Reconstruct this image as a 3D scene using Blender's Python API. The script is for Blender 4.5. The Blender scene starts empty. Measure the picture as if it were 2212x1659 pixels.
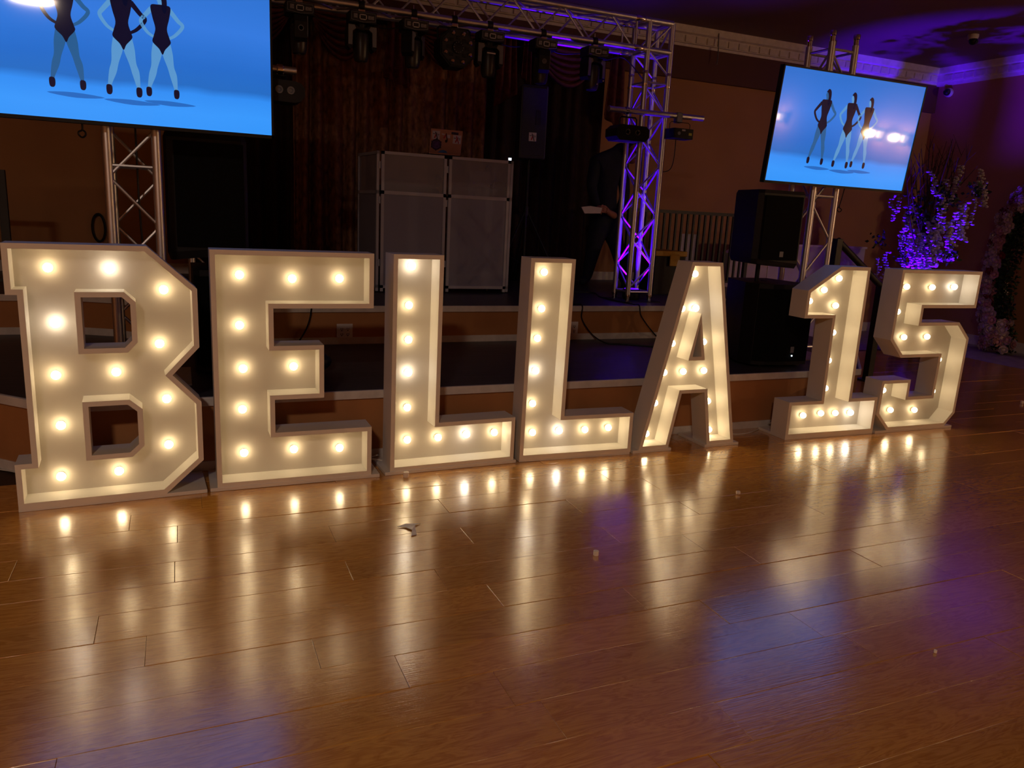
import bpy, bmesh, math, random
from mathutils import Vector, Matrix, Euler

S = bpy.context.scene
COL = S.collection
R = math.radians
rng = random.Random(7)

# ------------------------------------------------------------------ camera
YAW, PITCH, ROLL, FPX, EYE = R(23.567), R(12.487), R(2.9035), 1661.0, 1.47
_f = Vector((math.sin(YAW)*math.cos(PITCH), math.cos(YAW)*math.cos(PITCH), -math.sin(PITCH)))
_r0 = Vector((math.cos(YAW), -math.sin(YAW), 0))
_u0 = _r0.cross(_f)
_r = _r0*math.cos(ROLL) + _u0*math.sin(ROLL)
_u = -_r0*math.sin(ROLL) + _u0*math.cos(ROLL)
cam_d = bpy.data.cameras.new('camera')
cam = bpy.data.objects.new('camera', cam_d)
COL.objects.link(cam)
cam_d.sensor_width = 36.0
cam_d.lens = FPX/2212*36.0
cam_d.clip_start = 0.05
cam.matrix_world = Matrix(((_r.x, _u.x, -_f.x, 0), (_r.y, _u.y, -_f.y, 0), (_r.z, _u.z, -_f.z, EYE), (0, 0, 0, 1)))
S.camera = cam

def _ray(x, y):
    return _r*((x-1106)/FPX) - _u*((y-829.5)/FPX) + _f
def at_y(x, y, Y):
    d = _ray(x, y); return Vector((0, 0, EYE)) + d*(Y/d.y)
def at_x(x, y, X):
    d = _ray(x, y); return Vector((0, 0, EYE)) + d*(X/d.x)
def at_z(x, y, z=0.0):
    d = _ray(x, y); return Vector((0, 0, EYE)) + d*((z-EYE)/d.z)

# ------------------------------------------------------------------ world, exposure
w = bpy.data.worlds.new('world'); S.world = w; w.use_nodes = True
w.node_tree.nodes['Background'].inputs[0].default_value = (0.30, 0.24, 0.36, 1)
w.node_tree.nodes['Background'].inputs[1].default_value = 0.0
S.view_settings.view_transform = 'Standard'
S.view_settings.look = 'None'
S.view_settings.exposure = 0.0
S.view_settings.gamma = 1.0
S.view_settings.use_curve_mapping = False
S.cycles.max_bounces = 6
S.cycles.diffuse_bounces = 3
S.cycles.glossy_bounces = 3
S.cycles.transparent_max_bounces = 6
S.cycles.caustics_reflective = False
S.cycles.caustics_refractive = False
S.cycles.use_adaptive_sampling = True
S.cycles.adaptive_threshold = 0.04
S.cycles.sample_clamp_indirect = 6.0

BULB_L = 13.5            # radiance of a letter bulb
LAMP_TOP = 125.0         # watts of the hall's ceiling lamp, mirrored in the large screen
LAMP_WARM = 44.0         # watts of each warm wall lamp
BLUE = (0.07, 0.0, 1.0)
Z1, Z2 = 0.415, 0.711    # lower and upper stage decks
CEIL = 3.79
WALL_B, WALL_R, WALL_L, WALL_F = 8.55, 10.2, -5.0, -5.0

# ------------------------------------------------------------------ materials
MATS = {}
def lin(c):
    return tuple(((v/255.0)/12.92 if v/255.0 <= 0.04045 else ((v/255.0+0.055)/1.055)**2.4) for v in c)
def mat(name, col, rough=0.5, metal=0.0, emit=None, estr=1.0, spec=0.5, var=0.0, vscale=8.0, bump=0.0, bscale=60.0, stretch=(1, 1, 1), coat=0.0, bdist=0.004):
    if name in MATS: return MATS[name]
    m = bpy.data.materials.new(name); m.use_nodes = True
    nt = m.node_tree; b = nt.nodes['Principled BSDF']
    b.inputs['Base Color'].default_value = (*col, 1)
    b.inputs['Roughness'].default_value = rough
    b.inputs['Metallic'].default_value = metal
    b.inputs['Specular IOR Level'].default_value = spec
    b.inputs['Coat Weight'].default_value = coat
    if emit:
        b.inputs['Emission Color'].default_value = (*emit, 1)
        b.inputs['Emission Strength'].default_value = estr
    if var or bump:
        tc = nt.nodes.new('ShaderNodeTexCoord'); mp = nt.nodes.new('ShaderNodeMapping')
        mp.inputs['Scale'].default_value = stretch
        nt.links.new(tc.outputs['Object'], mp.inputs['Vector'])
    if var:
        n = nt.nodes.new('ShaderNodeTexNoise'); n.inputs['Scale'].default_value = vscale; n.inputs['Detail'].default_value = 4
        nt.links.new(mp.outputs[0], n.inputs['Vector'])
        rp = nt.nodes.new('ShaderNodeValToRGB')
        rp.color_ramp.elements[0].position = 0.3; rp.color_ramp.elements[1].position = 0.7
        rp.color_ramp.elements[0].color = (*[c*(1-var) for c in col], 1)
        rp.color_ramp.elements[1].color = (*[min(1, c*(1+var)) for c in col], 1)
        nt.links.new(n.outputs['Fac'], rp.inputs[0]); nt.links.new(rp.outputs[0], b.inputs['Base Color'])
    if bump:
        n2 = nt.nodes.new('ShaderNodeTexNoise'); n2.inputs['Scale'].default_value = bscale; n2.inputs['Detail'].default_value = 3
        nt.links.new(mp.outputs[0], n2.inputs['Vector'])
        bp = nt.nodes.new('ShaderNodeBump'); bp.inputs['Strength'].default_value = bump; bp.inputs['Distance'].default_value = bdist
        nt.links.new(n2.outputs['Fac'], bp.inputs['Height']); nt.links.new(bp.outputs[0], b.inputs['Normal'])
    MATS[name] = m
    return m

def wood_mat(name, dark, light, rough=0.24):
    if name in MATS: return MATS[name]
    m = bpy.data.materials.new(name); m.use_nodes = True
    nt = m.node_tree; N = nt.nodes; Lk = nt.links; b = N['Principled BSDF']
    tc = N.new('ShaderNodeTexCoord'); oi = N.new('ShaderNodeObjectInfo')
    mul = N.new('ShaderNodeMath'); mul.operation = 'MULTIPLY'; mul.inputs[1].default_value = 37.0
    Lk.new(oi.outputs['Random'], mul.inputs[0])
    add = N.new('ShaderNodeVectorMath'); add.operation = 'ADD'
    Lk.new(tc.outputs['Object'], add.inputs[0]); Lk.new(mul.outputs[0], add.inputs[1])
    mp = N.new('ShaderNodeMapping'); mp.inputs['Scale'].default_value = (1.3, 7.0, 1.0)
    Lk.new(add.outputs[0], mp.inputs['Vector'])
    n1 = N.new('ShaderNodeTexNoise'); n1.inputs['Scale'].default_value = 2.2; n1.inputs['Detail'].default_value = 5; n1.inputs['Distortion'].default_value = 1.5
    Lk.new(mp.outputs[0], n1.inputs['Vector'])
    mp2 = N.new('ShaderNodeMapping'); mp2.inputs['Scale'].default_value = (3.0, 70.0, 1.0)
    Lk.new(add.outputs[0], mp2.inputs['Vector'])
    n2 = N.new('ShaderNodeTexNoise'); n2.inputs['Scale'].default_value = 2.5; n2.inputs['Detail'].default_value = 4
    Lk.new(mp2.outputs[0], n2.inputs['Vector'])
    wv = N.new('ShaderNodeMath'); wv.operation = 'PINGPONG'; wv.inputs[1].default_value = 0.07
    Lk.new(n1.outputs['Fac'], wv.inputs[0])
    sc = N.new('ShaderNodeMath'); sc.operation = 'MULTIPLY'; sc.inputs[1].default_value = 6.5
    Lk.new(wv.outputs[0], sc.inputs[0])
    mx = N.new('ShaderNodeMath'); mx.operation = 'ADD'; mx.use_clamp = True
    h = N.new('ShaderNodeMath'); h.operation = 'MULTIPLY'; h.inputs[1].default_value = 0.85
    Lk.new(n2.outputs['Fac'], h.inputs[0]); Lk.new(sc.outputs[0], mx.inputs[0]); Lk.new(h.outputs[0], mx.inputs[1])
    rp = N.new('ShaderNodeValToRGB')
    rp.color_ramp.elements[0].position = 0.25; rp.color_ramp.elements[1].position = 0.85
    rp.color_ramp.elements[0].color = (*dark, 1); rp.color_ramp.elements[1].color = (*light, 1)
    Lk.new(mx.outputs[0], rp.inputs[0])
    hsv = N.new('ShaderNodeHueSaturation')
    vr = N.new('ShaderNodeMapRange'); vr.inputs['To Min'].default_value = 0.88; vr.inputs['To Max'].default_value = 1.1
    Lk.new(oi.outputs['Random'], vr.inputs[0]); Lk.new(vr.outputs[0], hsv.inputs['Value']); Lk.new(rp.outputs[0], hsv.inputs['Color'])
    Lk.new(hsv.outputs[0], b.inputs['Base Color'])
    rr = N.new('ShaderNodeMapRange'); rr.inputs['To Min'].default_value = rough-0.04; rr.inputs['To Max'].default_value = rough+0.08
    Lk.new(n2.outputs['Fac'], rr.inputs[0]); Lk.new(rr.outputs[0], b.inputs['Roughness'])
    bp = N.new('ShaderNodeBump'); bp.inputs['Strength'].default_value = 0.22; bp.inputs['Distance'].default_value = 0.0015
    Lk.new(n2.outputs['Fac'], bp.inputs['Height']); Lk.new(bp.outputs[0], b.inputs['Normal']); Lk.new(bp.outputs[0], b.inputs['Coat Normal'])
    b.inputs['Specular IOR Level'].default_value = 1.0
    b.inputs['IOR'].default_value = 1.65
    b.inputs['Coat Weight'].default_value = 1.0; b.inputs['Coat Roughness'].default_value = 0.16; b.inputs['Coat IOR'].default_value = 1.85
    MATS[name] = m
    return m

M_WOOD = wood_mat('laminate oak', lin((188, 122, 46)), lin((222, 160, 72)), 0.17)
M_UNDER = mat('dark underlay', lin((70, 42, 22)), 0.9, var=0.2, vscale=6)
M_TILE = mat('grey mottled tile', lin((150, 140, 140)), 0.45, var=0.25, vscale=9, bump=0.05, bscale=30)
M_WALL = mat('brown wall paint', lin((186, 138, 94)), 0.75, var=0.07, vscale=1.5, bump=0.12, bscale=160)
M_WALLD = mat('dark brown wall paint', lin((96, 58, 44)), 0.7, var=0.08, vscale=1.5, bump=0.1, bscale=160)
M_RISER = mat('tan riser paint', lin((186, 128, 78)), 0.7, var=0.10, vscale=3, bump=0.08, bscale=120)
M_CEIL = mat('maroon ceiling paint', lin((118, 84, 88)), 0.6, var=0.10, vscale=1.2, bump=0.1, bscale=90)
M_TRIM = mat('white trim paint', lin((228, 220, 214)), 0.5, var=0.10, vscale=14, bump=0.1, bscale=50)
M_DECK = mat('charcoal stage laminate', lin((66, 62, 66)), 0.42, var=0.35, vscale=5, stretch=(0.5, 9, 1), bump=0.1, bscale=40)
M_LETTER = mat('white letter paint', lin((236, 231, 222)), 0.42, var=0.03, vscale=5, bump=0.03, bscale=120)
M_PANEL = mat('white letter panel', lin((208, 200, 188)), 0.40, var=0.03, vscale=4, bump=0.03, bscale=90)
M_BULB = mat('lit warm bulb glass', (1, 0.9, 0.7), 0.1, emit=(1.0, 0.77, 0.44), estr=BULB_L)
M_BULBC = mat('lit cool bulb glass', (1, 0.95, 0.9), 0.1, emit=(1.0, 0.86, 0.66), estr=BULB_L*1.05)
M_SOCK = mat('bulb socket plastic', lin((236, 226, 200)), 0.35, var=0.04)
M_ALU = mat('truss aluminium', (0.70, 0.69, 0.70), 0.40, 1.0, var=0.06, vscale=10)
M_CHROME = mat('bright connector metal', (0.85, 0.85, 0.86), 0.12, 1.0, var=0.03)
M_BLACK = mat('black plastic', (0.008, 0.008, 0.010), 0.5, spec=0.3, var=0.2, vscale=20)
M_GRILL = mat('black speaker cloth', (0.004, 0.0045, 0.005), 0.9, spec=0.15, var=0.25, vscale=120, bump=0.3, bscale=420)
M_RAIL = mat('black iron paint', (0.010, 0.009, 0.009), 0.5, var=0.2, vscale=30)
M_GREY = mat('grey moulded plastic', (0.17, 0.18, 0.22), 0.45, var=0.1, vscale=20)
M_LGREY = mat('pale grey print', (0.55, 0.55, 0.6), 0.5, var=0.05)
M_RUBBER = mat('black cable rubber', (0.010, 0.010, 0.010), 0.5, var=0.2, vscale=40)
M_WCABLE = mat('white cable rubber', lin((220, 214, 204)), 0.5, var=0.05)
M_GOLDC = mat('gold brocade', lin((148, 106, 76)), 0.62, var=0.55, vscale=24, bump=0.5, bscale=90, stretch=(1, 1, 0.6))
M_REDC = mat('dark red velvet', lin((42, 18, 16)), 0.85, var=0.35, vscale=12, bump=0.2, bscale=60)
M_SWAG = mat('red brown damask', lin((104, 50, 42)), 0.75, var=0.40, vscale=20, bump=0.3, bscale=70)
M_FRAME = mat('white powder coat', lin((196, 196, 214)), 0.4, var=0.03)
M_FABRIC = mat('white stretch fabric', lin((150, 150, 174)), 0.8, var=0.05, vscale=2.5, bump=0.05, bscale=300)
M_WHITEP = mat('white painted board', lin((205, 198, 205)), 0.55, var=0.06, vscale=5)
M_OUTLET = mat('ivory outlet plastic', lin((244, 240, 238)), 0.35, var=0.03)
M_HOLE = mat('dark slot', (0.01, 0.01, 0.01), 0.6, var=0.1)
M_YELLOW = mat('yellow tote lid plastic', lin((196, 150, 26)), 0.45, var=0.08)
M_LEAF = mat('dark green leaf', lin((34, 58, 32)), 0.55, var=0.35, vscale=14)
M_TWIG = mat('brown twig bark', lin((62, 40, 32)), 0.8, var=0.3, vscale=25)
M_BLOSS = mat('pale lilac silk petal', lin((176, 166, 178)), 0.7, var=0.08, vscale=30)
M_PINK = mat('blush pink petal', lin((200, 150, 146)), 0.7, var=0.15, vscale=30)
M_CREAM = mat('cream petal', lin((204, 184, 176)), 0.7, var=0.1, vscale=30)
M_WINE = mat('wine red petal', lin((120, 22, 28)), 0.7, var=0.2, vscale=30)
M_MALLOW = mat('white marshmallow sponge', lin((240, 228, 214)), 0.8, var=0.02)
M_FOIL = mat('torn silver foil paper', lin((206, 196, 200)), 0.4, 0.0, var=0.2, vscale=30)
M_CLOTH = mat('navy black clothing', (0.010, 0.012, 0.020), 0.85, var=0.3, vscale=12, bump=0.2, bscale=50)
M_SKIN = mat('skin', lin((176, 118, 100)), 0.55, var=0.06, vscale=10)
M_HAIR = mat('dark hair', (0.012, 0.009, 0.008), 0.6, var=0.3, vscale=50)
M_LAPTOP = mat('rose gold aluminium', lin((190, 150, 140)), 0.38, 0.5, var=0.04)
M_STICK = mat('white sticker vinyl', lin((206, 204, 228)), 0.4, var=0.03)
M_SRED = mat('red sticker ink', lin((176, 34, 60)), 0.45, var=0.05)
M_SNAVY = mat('navy sticker ink', lin((44, 34, 76)), 0.45, var=0.05)
M_SBLUE = mat('blue sticker ink', lin((70, 120, 190)), 0.45, var=0.3, vscale=60)
M_SPURP = mat('purple galaxy print', lin((86, 54, 130)), 0.4, var=0.6, vscale=50)
M_LED = mat('cool white indicator', (1, 1, 1), 0.3, emit=(0.75, 0.9, 1.0), estr=3.0)
M_BLENS = mat('lit blue lens', (0.05, 0.02, 0.6), 0.2, emit=BLUE, estr=2.5)
M_WLAMP = mat('lit warm lamp shade', (1, 0.8, 0.5), 0.4, emit=(1.0, 0.72, 0.42), estr=6.0)
M_CLAMPL = mat('lit warm diffuser', (1, 0.9, 0.8), 0.4, emit=(1.0, 0.76, 0.58), estr=2.5)

def scrim_mat():
    m = bpy.data.materials.new('translucent white scrim'); m.use_nodes = True
    nt = m.node_tree; b = nt.nodes['Principled BSDF']; o = nt.nodes['Material Output']
    b.inputs['Base Color'].default_value = (*lin((184, 182, 198)), 1); b.inputs['Roughness'].default_value = 0.8
    t = nt.nodes.new('ShaderNodeBsdfTransparent'); mx = nt.nodes.new('ShaderNodeMixShader')
    tc = nt.nodes.new('ShaderNodeTexCoord'); n = nt.nodes.new('ShaderNodeTexNoise'); n.inputs['Scale'].default_value = 3.0
    mr = nt.nodes.new('ShaderNodeMapRange'); mr.inputs['To Min'].default_value = 0.34; mr.inputs['To Max'].default_value = 0.5
    nt.links.new(tc.outputs['Object'], n.inputs['Vector']); nt.links.new(n.outputs['Fac'], mr.inputs[0]); nt.links.new(mr.outputs[0], mx.inputs[0])
    nt.links.new(t.outputs[0], mx.inputs[1]); nt.links.new(b.outputs[0], mx.inputs[2]); nt.links.new(mx.outputs[0], o.inputs[0])
    return m
M_SCRIM = scrim_mat()

def screen_mat():
    """the picture on the screens: a blue studio backdrop over a paler floor"""
    m = bpy.data.materials.new('lit screen picture'); m.use_nodes = True
    nt = m.node_tree; N = nt.nodes; Lk = nt.links; b = N['Principled BSDF']
    b.inputs['Base Color'].default_value = (0.01, 0.01, 0.012, 1); b.inputs['Roughness'].default_value = 0.04
    tc = N.new('ShaderNodeTexCoord'); sp = N.new('ShaderNodeSeparateXYZ'); Lk.new(tc.outputs['Object'], sp.inputs[0])
    n = N.new('ShaderNodeTexNoise'); n.inputs['Scale'].default_value = 2.2; n.inputs['Detail'].default_value = 2
    Lk.new(tc.outputs['Object'], n.inputs['Vector'])
    mr = N.new('ShaderNodeMapRange'); mr.inputs['From Min'].default_value = -0.41; mr.inputs['From Max'].default_value = 0.41
    Lk.new(sp.outputs['Z'], mr.inputs[0])
    s = N.new('ShaderNodeMath'); s.operation = 'MULTIPLY_ADD'; s.inputs[1].default_value = 0.10; Lk.new(n.outputs['Fac'], s.inputs[0]); Lk.new(mr.outputs[0], s.inputs[2])
    rp = N.new('ShaderNodeValToRGB'); cr = rp.color_ramp
    cr.elements[0].position = 0.0; cr.elements[0].color = (*lin((48, 148, 248)), 1)
    cr.elements[1].position = 1.0; cr.elements[1].color = (*lin((44, 112, 205)), 1)
    for p, c in ((0.17, (54, 152, 252)), (0.285, (48, 142, 244)), (0.335, (34, 108, 196)), (0.45, (36, 108, 202)), (0.7, (52, 122, 222))):
        e = cr.elements.new(p); e.color = (*lin(c), 1)
    Lk.new(s.outputs[0], rp.inputs[0]); Lk.new(rp.outputs[0], b.inputs['Emission Color'])
    b.inputs['Emission Strength'].default_value = 1.0
    return m
M_SCREEN = screen_mat()
M_DSKIN = mat('screen picture pale blue', (0.01, 0.01, 0.01), 0.05, emit=lin((92, 156, 214)), estr=0.9)
M_DSKIN2 = mat('screen picture shaded blue', (0.01, 0.01, 0.01), 0.05, emit=lin((40, 96, 150)), estr=0.9)
M_DDARK = mat('screen picture black', (0.01, 0.01, 0.01), 0.05, emit=lin((14, 14, 40)), estr=0.9)
M_DSHAD = mat('screen picture shadow', (0.01, 0.01, 0.01), 0.05, emit=lin((34, 110, 200)), estr=0.9)

# ------------------------------------------------------------------ mesh helpers
class MB:
    def __init__(self): self.v = []; self.f = []
    def add(self, vs, fs):
        o = len(self.v); self.v += [tuple(p) for p in vs]; self.f += [tuple(i+o for i in q) for q in fs]; return self
    def box(self, lo, hi, mtx=None, ch=0.0):
        (a, b, c), (d, e, g) = lo, hi
        if ch <= 0:
            vs = [(a, b, c), (d, b, c), (d, e, c), (a, e, c), (a, b, g), (d, b, g), (d, e, g), (a, e, g)]
            fs = [(0, 3, 2, 1), (4, 5, 6, 7), (0, 1, 5, 4), (1, 2, 6, 5), (2, 3, 7, 6), (3, 0, 4, 7)]
        else:
            bm = bmesh.new(); bmesh.ops.create_cube(bm, size=1)
            for q in bm.verts: q.co = Vector(((a+d)/2+q.co.x*(d-a), (b+e)/2+q.co.y*(e-b), (c+g)/2+q.co.z*(g-c)))
            bmesh.ops.bevel(bm, geom=bm.edges[:], offset=ch, segments=2, affect='EDGES', profile=0.6)
            bm.verts.index_update(); vs = [q.co.copy() for q in bm.verts]; fs = [[x.index for x in q.verts] for q in bm.faces]; bm.free()
        if mtx: vs = [mtx @ Vector(p) for p in vs]
        return self.add(vs, fs)
    def tube(self, p0, p1, r0, r1=None, n=10, cap=True):
        r1 = r0 if r1 is None else r1
        p0, p1 = Vector(p0), Vector(p1); d = (p1-p0).normalized()
        a = d.cross(Vector((0, 0, 1)) if abs(d.z) < 0.95 else Vector((1, 0, 0))).normalized(); b = d.cross(a)
        vs = []
        for p, r in ((p0, r0), (p1, r1)):
            vs += [p + (a*math.cos(2*math.pi*k/n) + b*math.sin(2*math.pi*k/n))*r for k in range(n)]
        fs = [(k, (k+1) % n, n+(k+1) % n, n+k) for k in range(n)]
        if cap: fs += [tuple(range(n-1, -1, -1)), tuple(range(n, 2*n))]
        return self.add(vs, fs)
    def path(self, pts, r, n=6, sm=5):
        P = [Vector(p) for p in pts]
        if sm > 1 and len(P) > 2:
            Q = []
            for i in range(len(P)-1):
                p0, p1, p2, p3 = P[max(0, i-1)], P[i], P[i+1], P[min(len(P)-1, i+2)]
                for k in range(sm):
                    t = k/sm
                    Q.append(0.5*((2*p1)+(-p0+p2)*t+(2*p0-5*p1+4*p2-p3)*t*t+(-p0+3*p1-3*p2+p3)*t**3))
            Q.append(P[-1]); P = Q
        rr = r if isinstance(r, (list, tuple)) else None
        vs = []; a = None
        for i, p in enumerate(P):
            d = (P[min(i+1, len(P)-1)]-P[max(i-1, 0)]).normalized()
            if a is None: a = d.cross(Vector((0, 0, 1)) if abs(d.z) < 0.9 else Vector((1, 0, 0))).normalized()
            else: a = (a-d*a.dot(d)).normalized()
            b = d.cross(a)
            rad = r if rr is None else rr[0]+(rr[1]-rr[0])*i/(len(P)-1)
            vs += [p+(a*math.cos(2*math.pi*k/n)+b*math.sin(2*math.pi*k/n))*rad for k in range(n)]
        fs = []
        for i in range(len(P)-1):
            fs += [(i*n+k, i*n+(k+1) % n, (i+1)*n+(k+1) % n, (i+1)*n+k) for k in range(n)]
        fs += [tuple(range(n-1, -1, -1)), tuple(range((len(P)-1)*n, len(P)*n))]
        return self.add(vs, fs)
    def prism(self, poly, z0, z1):
        n = len(poly)
        vs = [(x, y, z0) for x, y in poly]+[(x, y, z1) for x, y in poly]
        fs = [tuple(range(n-1, -1, -1)), tuple(range(n, 2*n))]+[(k, (k+1) % n, n+(k+1) % n, n+k) for k in range(n)]
        return self.add(vs, fs)
    def prism_y(self, poly, y0, y1):
        n = len(poly)
        vs = [(x, y0, z) for x, z in poly]+[(x, y1, z) for x, z in poly]
        fs = [tuple(range(n)), tuple(range(2*n-1, n-1, -1))]+[((k+1) % n, k, n+k, n+(k+1) % n) for k in range(n)]
        return self.add(vs, fs)
    def lathe(self, prof, c=(0, 0, 0), n=16, mtx=None):
        vs = []; c = Vector(c)
        for r, z in prof: vs += [Vector((r*math.cos(2*math.pi*k/n), r*math.sin(2*math.pi*k/n), z)) for k in range(n)]
        if mtx: vs = [mtx @ p for p in vs]
        vs = [p+c for p in vs]
        fs = []
        for i in range(len(prof)-1): fs += [(i*n+k, i*n+(k+1) % n, (i+1)*n+(k+1) % n, (i+1)*n+k) for k in range(n)]
        fs += [tuple(range(n-1, -1, -1)), tuple(range((len(prof)-1)*n, len(prof)*n))]
        return self.add(vs, fs)
    def ball(self, c, r, n=10, m=6, sq=(1, 1, 1)):
        c = Vector(c); vs = [c+Vector((0, 0, -r*sq[2]))]
        for i in range(1, m):
            t = -math.pi/2+math.pi*i/m
            vs += [c+Vector((r*sq[0]*math.cos(t)*math.cos(2*math.pi*k/n), r*sq[1]*math.cos(t)*math.sin(2*math.pi*k/n), r*sq[2]*math.sin(t))) for k in range(n)]
        vs.append(c+Vector((0, 0, r*sq[2])))
        fs = [(0, 1+(k+1) % n, 1+k) for k in range(n)]
        for i in range(m-2): fs += [(1+i*n+k, 1+i*n+(k+1) % n, 1+(i+1)*n+(k+1) % n, 1+(i+1)*n+k) for k in range(n)]
        e = len(vs)-1; fs += [(1+(m-2)*n+k, 1+(m-2)*n+(k+1) % n, e) for k in range(n)]
        return self.add(vs, fs)
    def mesh(self, name, m, smooth=False, angle=None):
        me = bpy.data.meshes.new(name); me.from_pydata(self.v, [], self.f); me.update()
        bm = bmesh.new(); bm.from_mesh(me); bmesh.ops.recalc_face_normals(bm, faces=bm.faces); bm.to_mesh(me); bm.free()
        if m: me.materials.append(m)
        if smooth:
            me.polygons.foreach_set('use_smooth', [True]*len(me.polygons))
            me.set_sharp_from_angle(angle=R(angle or 40))
        me.update()
        return me
    def build(self, name, m, parent=None, smooth=False, loc=(0, 0, 0), rot=(0, 0, 0), angle=None):
        return link(name, self.mesh(name, m, smooth, angle), parent, loc, rot)

def link(name, me, parent=None, loc=(0, 0, 0), rot=(0, 0, 0)):
    o = bpy.data.objects.new(name, me); COL.objects.link(o)
    o.parent = parent; o.location = loc; o.rotation_euler = rot
    return o
def tag(o, label, cat, group=None):
    o['label'] = label; o['category'] = cat
    if group: o['group'] = group
    return o
def thing(name, label, cat, loc=(0, 0, 0), rotz=0, group=None):
    o = link(name, None, None, loc, (0, 0, rotz)); o.empty_display_size = 0.1
    return tag(o, label, cat, group)
def struct(o):
    o['kind'] = 'structure'; return o
def lamp(name, kind, parent, loc, energy, col, rot=(0, 0, 0), size=0.1, spot=None, blend=0.5):
    d = bpy.data.lights.new(name, kind); d.energy = energy; d.color = col
    if kind == 'AREA': d.shape = 'DISK'; d.size = size
    else: d.shadow_soft_size = size
    if kind == 'SPOT': d.spot_size = spot; d.spot_blend = blend
    return link(name, d, parent, loc, rot)

# ------------------------------------------------------------------ room shell
floor = struct(MB().box((WALL_L, WALL_F, -0.20), (WALL_R, WALL_B, -0.014)).build('floor', M_UNDER))
MB().box((WALL_L, WALL_F, -0.014), (8.95, 0.756, 0.0)).build('plank_field', M_WOOD, floor)
MB().box((WALL_L, 0.756, -0.014), (-2.6, 7.1, 0.0)).build('plank_field', M_WOOD, floor)
MB().box((8.955, WALL_F, -0.014), (WALL_R, 7.1, 0.0)).box((5.0, 7.105, -0.014), (WALL_R, WALL_B, 0.0)).build('tile_border', M_TILE, floor)
# laminate planks, one object each: rows 190.5 mm wide, 1.245 m long
PITCH_Y, PLANK = 0.1905, 1.245
OFFS = {0: 0.974, 1: 0.891, 2: 0.61, 3: 0.367, 4: -0.157, 5: -0.317, 6: 0.590, 7: -0.070, 8: 0.590, 9: -0.06, 10: -0.26, 11: 0.05}
pm = MB().box((0, 0, -0.012), (PLANK-0.0009, PITCH_Y-0.0008, 0.0), ch=0.0013).mesh('plank', M_WOOD)
pr = random.Random(3)
SHORT = {}
def plank(x0, x1, y0):
    L_ = x1-x0
    if L_ < 0.05: return
    if abs(L_-PLANK) < 1e-3: me = pm
    else: me = MB().box((0, 0, -0.012), (L_-0.0009, PITCH_Y-0.0008, 0.0), ch=0.0013).mesh('plank', M_WOOD)
    o = link('plank', me, floor, (x0, y0, 0.0), (R(pr.gauss(0, 0.14)), R(pr.gauss(0, 0.05)), 0))
for k in range(-5, 29):
    y0 = 1.70+PITCH_Y*k
    if y0+PITCH_Y > 7.11: break
    off = OFFS.get(k, pr.uniform(0, PLANK))
    lo = -2.6 if y0 < 4.33 else 4.75+max(0, min(1.0, (y0-4.33)*1.0))
    x = off-PLANK*8
    while x < 8.95:
        a, b = max(x, lo), min(x+PLANK, 8.95)
        if b-a > 0.03: plank(a, b, y0)
        x += PLANK

wall_back = struct(MB().box((WALL_L, WALL_B, 0), (WALL_R, WALL_B+0.15, CEIL)).build('wall_back', M_WALL))
wall_right = struct(MB().box((WALL_R, WALL_F, 0), (WALL_R+0.15, WALL_B+0.15, CEIL)).build('wall_right', M_WALL))
wall_left = struct(MB().box((WALL_L-0.15, WALL_F, 0), (WALL_L, WALL_B+0.15, CEIL)).build('wall_left', M_WALL))
wall_front = struct(MB().box((WALL_L, WALL_F-0.15, 0), (WALL_R, WALL_F, CEIL)).build('wall_front', M_WALL))
ceiling = struct(MB().box((WALL_L, WALL_F, CEIL), (WALL_R, WALL_B, CEIL+0.1)).build('ceiling', M_CEIL))
# dark band of wall under the crown moulding
struct(MB().box((WALL_L, WALL_B-0.06, 3.20), (WALL_R-0.001, WALL_B, 3.57)).build('trim_1', M_WALLD))
# crown moulding: stepped profile with raised blocks
prof = [(0, 3.56), (0.05, 3.56), (0.06, 3.60), (0.085, 3.605), (0.09, 3.70), (0.13, 3.715), (0.15, 3.79), (0, 3.79)]
mb = MB(); n = len(prof)
for x in (WALL_L, WALL_R): mb.add([(x, WALL_B-p, z) for p, z in prof], [])
mb.f = [tuple(range(n)), tuple(range(2*n-1, n-1, -1))]+[((k+1) % n, k, n+k, n+(k+1) % n) for k in range(n)]
crown_b = struct(mb.build('trim_2', M_TRIM))
mb = MB()
for y in (WALL_F, WALL_B): mb.add([(WALL_R-p, y, z) for p, z in prof], [])
mb.f = [tuple(range(n)), tuple(range(2*n-1, n-1, -1))]+[((k+1) % n, k, n+k, n+(k+1) % n) for k in range(n)]
crown_r = struct(mb.build('trim_3', M_TRIM))
blk = MB().box((0, -0.016, 0), (0.125, 0.002, 0.075), ch=0.004).mesh('crown_block', M_TRIM)
for k in range(48): link('crown_block', blk, crown_b, (2.35+0.162*k, WALL_B-0.086, 3.614))
blk2 = MB().box((-0.016, 0, 0), (0.002, 0.125, 0.075), ch=0.004).mesh('crown_block', M_TRIM)
for k in range(22): link('crown_block', blk2, crown_r, (WALL_R-0.086, 8.22-0.162*k, 3.614))
struct(MB().box((6.3, WALL_B-0.02, 0), (WALL_R, WALL_B, 0.13)).box((-4.98, WALL_B-0.02, Z2), (6.3, WALL_B, Z2+0.10)).build('baseboard_back', M_TRIM))
struct(MB().box((WALL_R-0.02, WALL_F, 0), (WALL_R, WALL_B-0.02, 0.13)).build('baseboard_right', M_TRIM))

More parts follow.
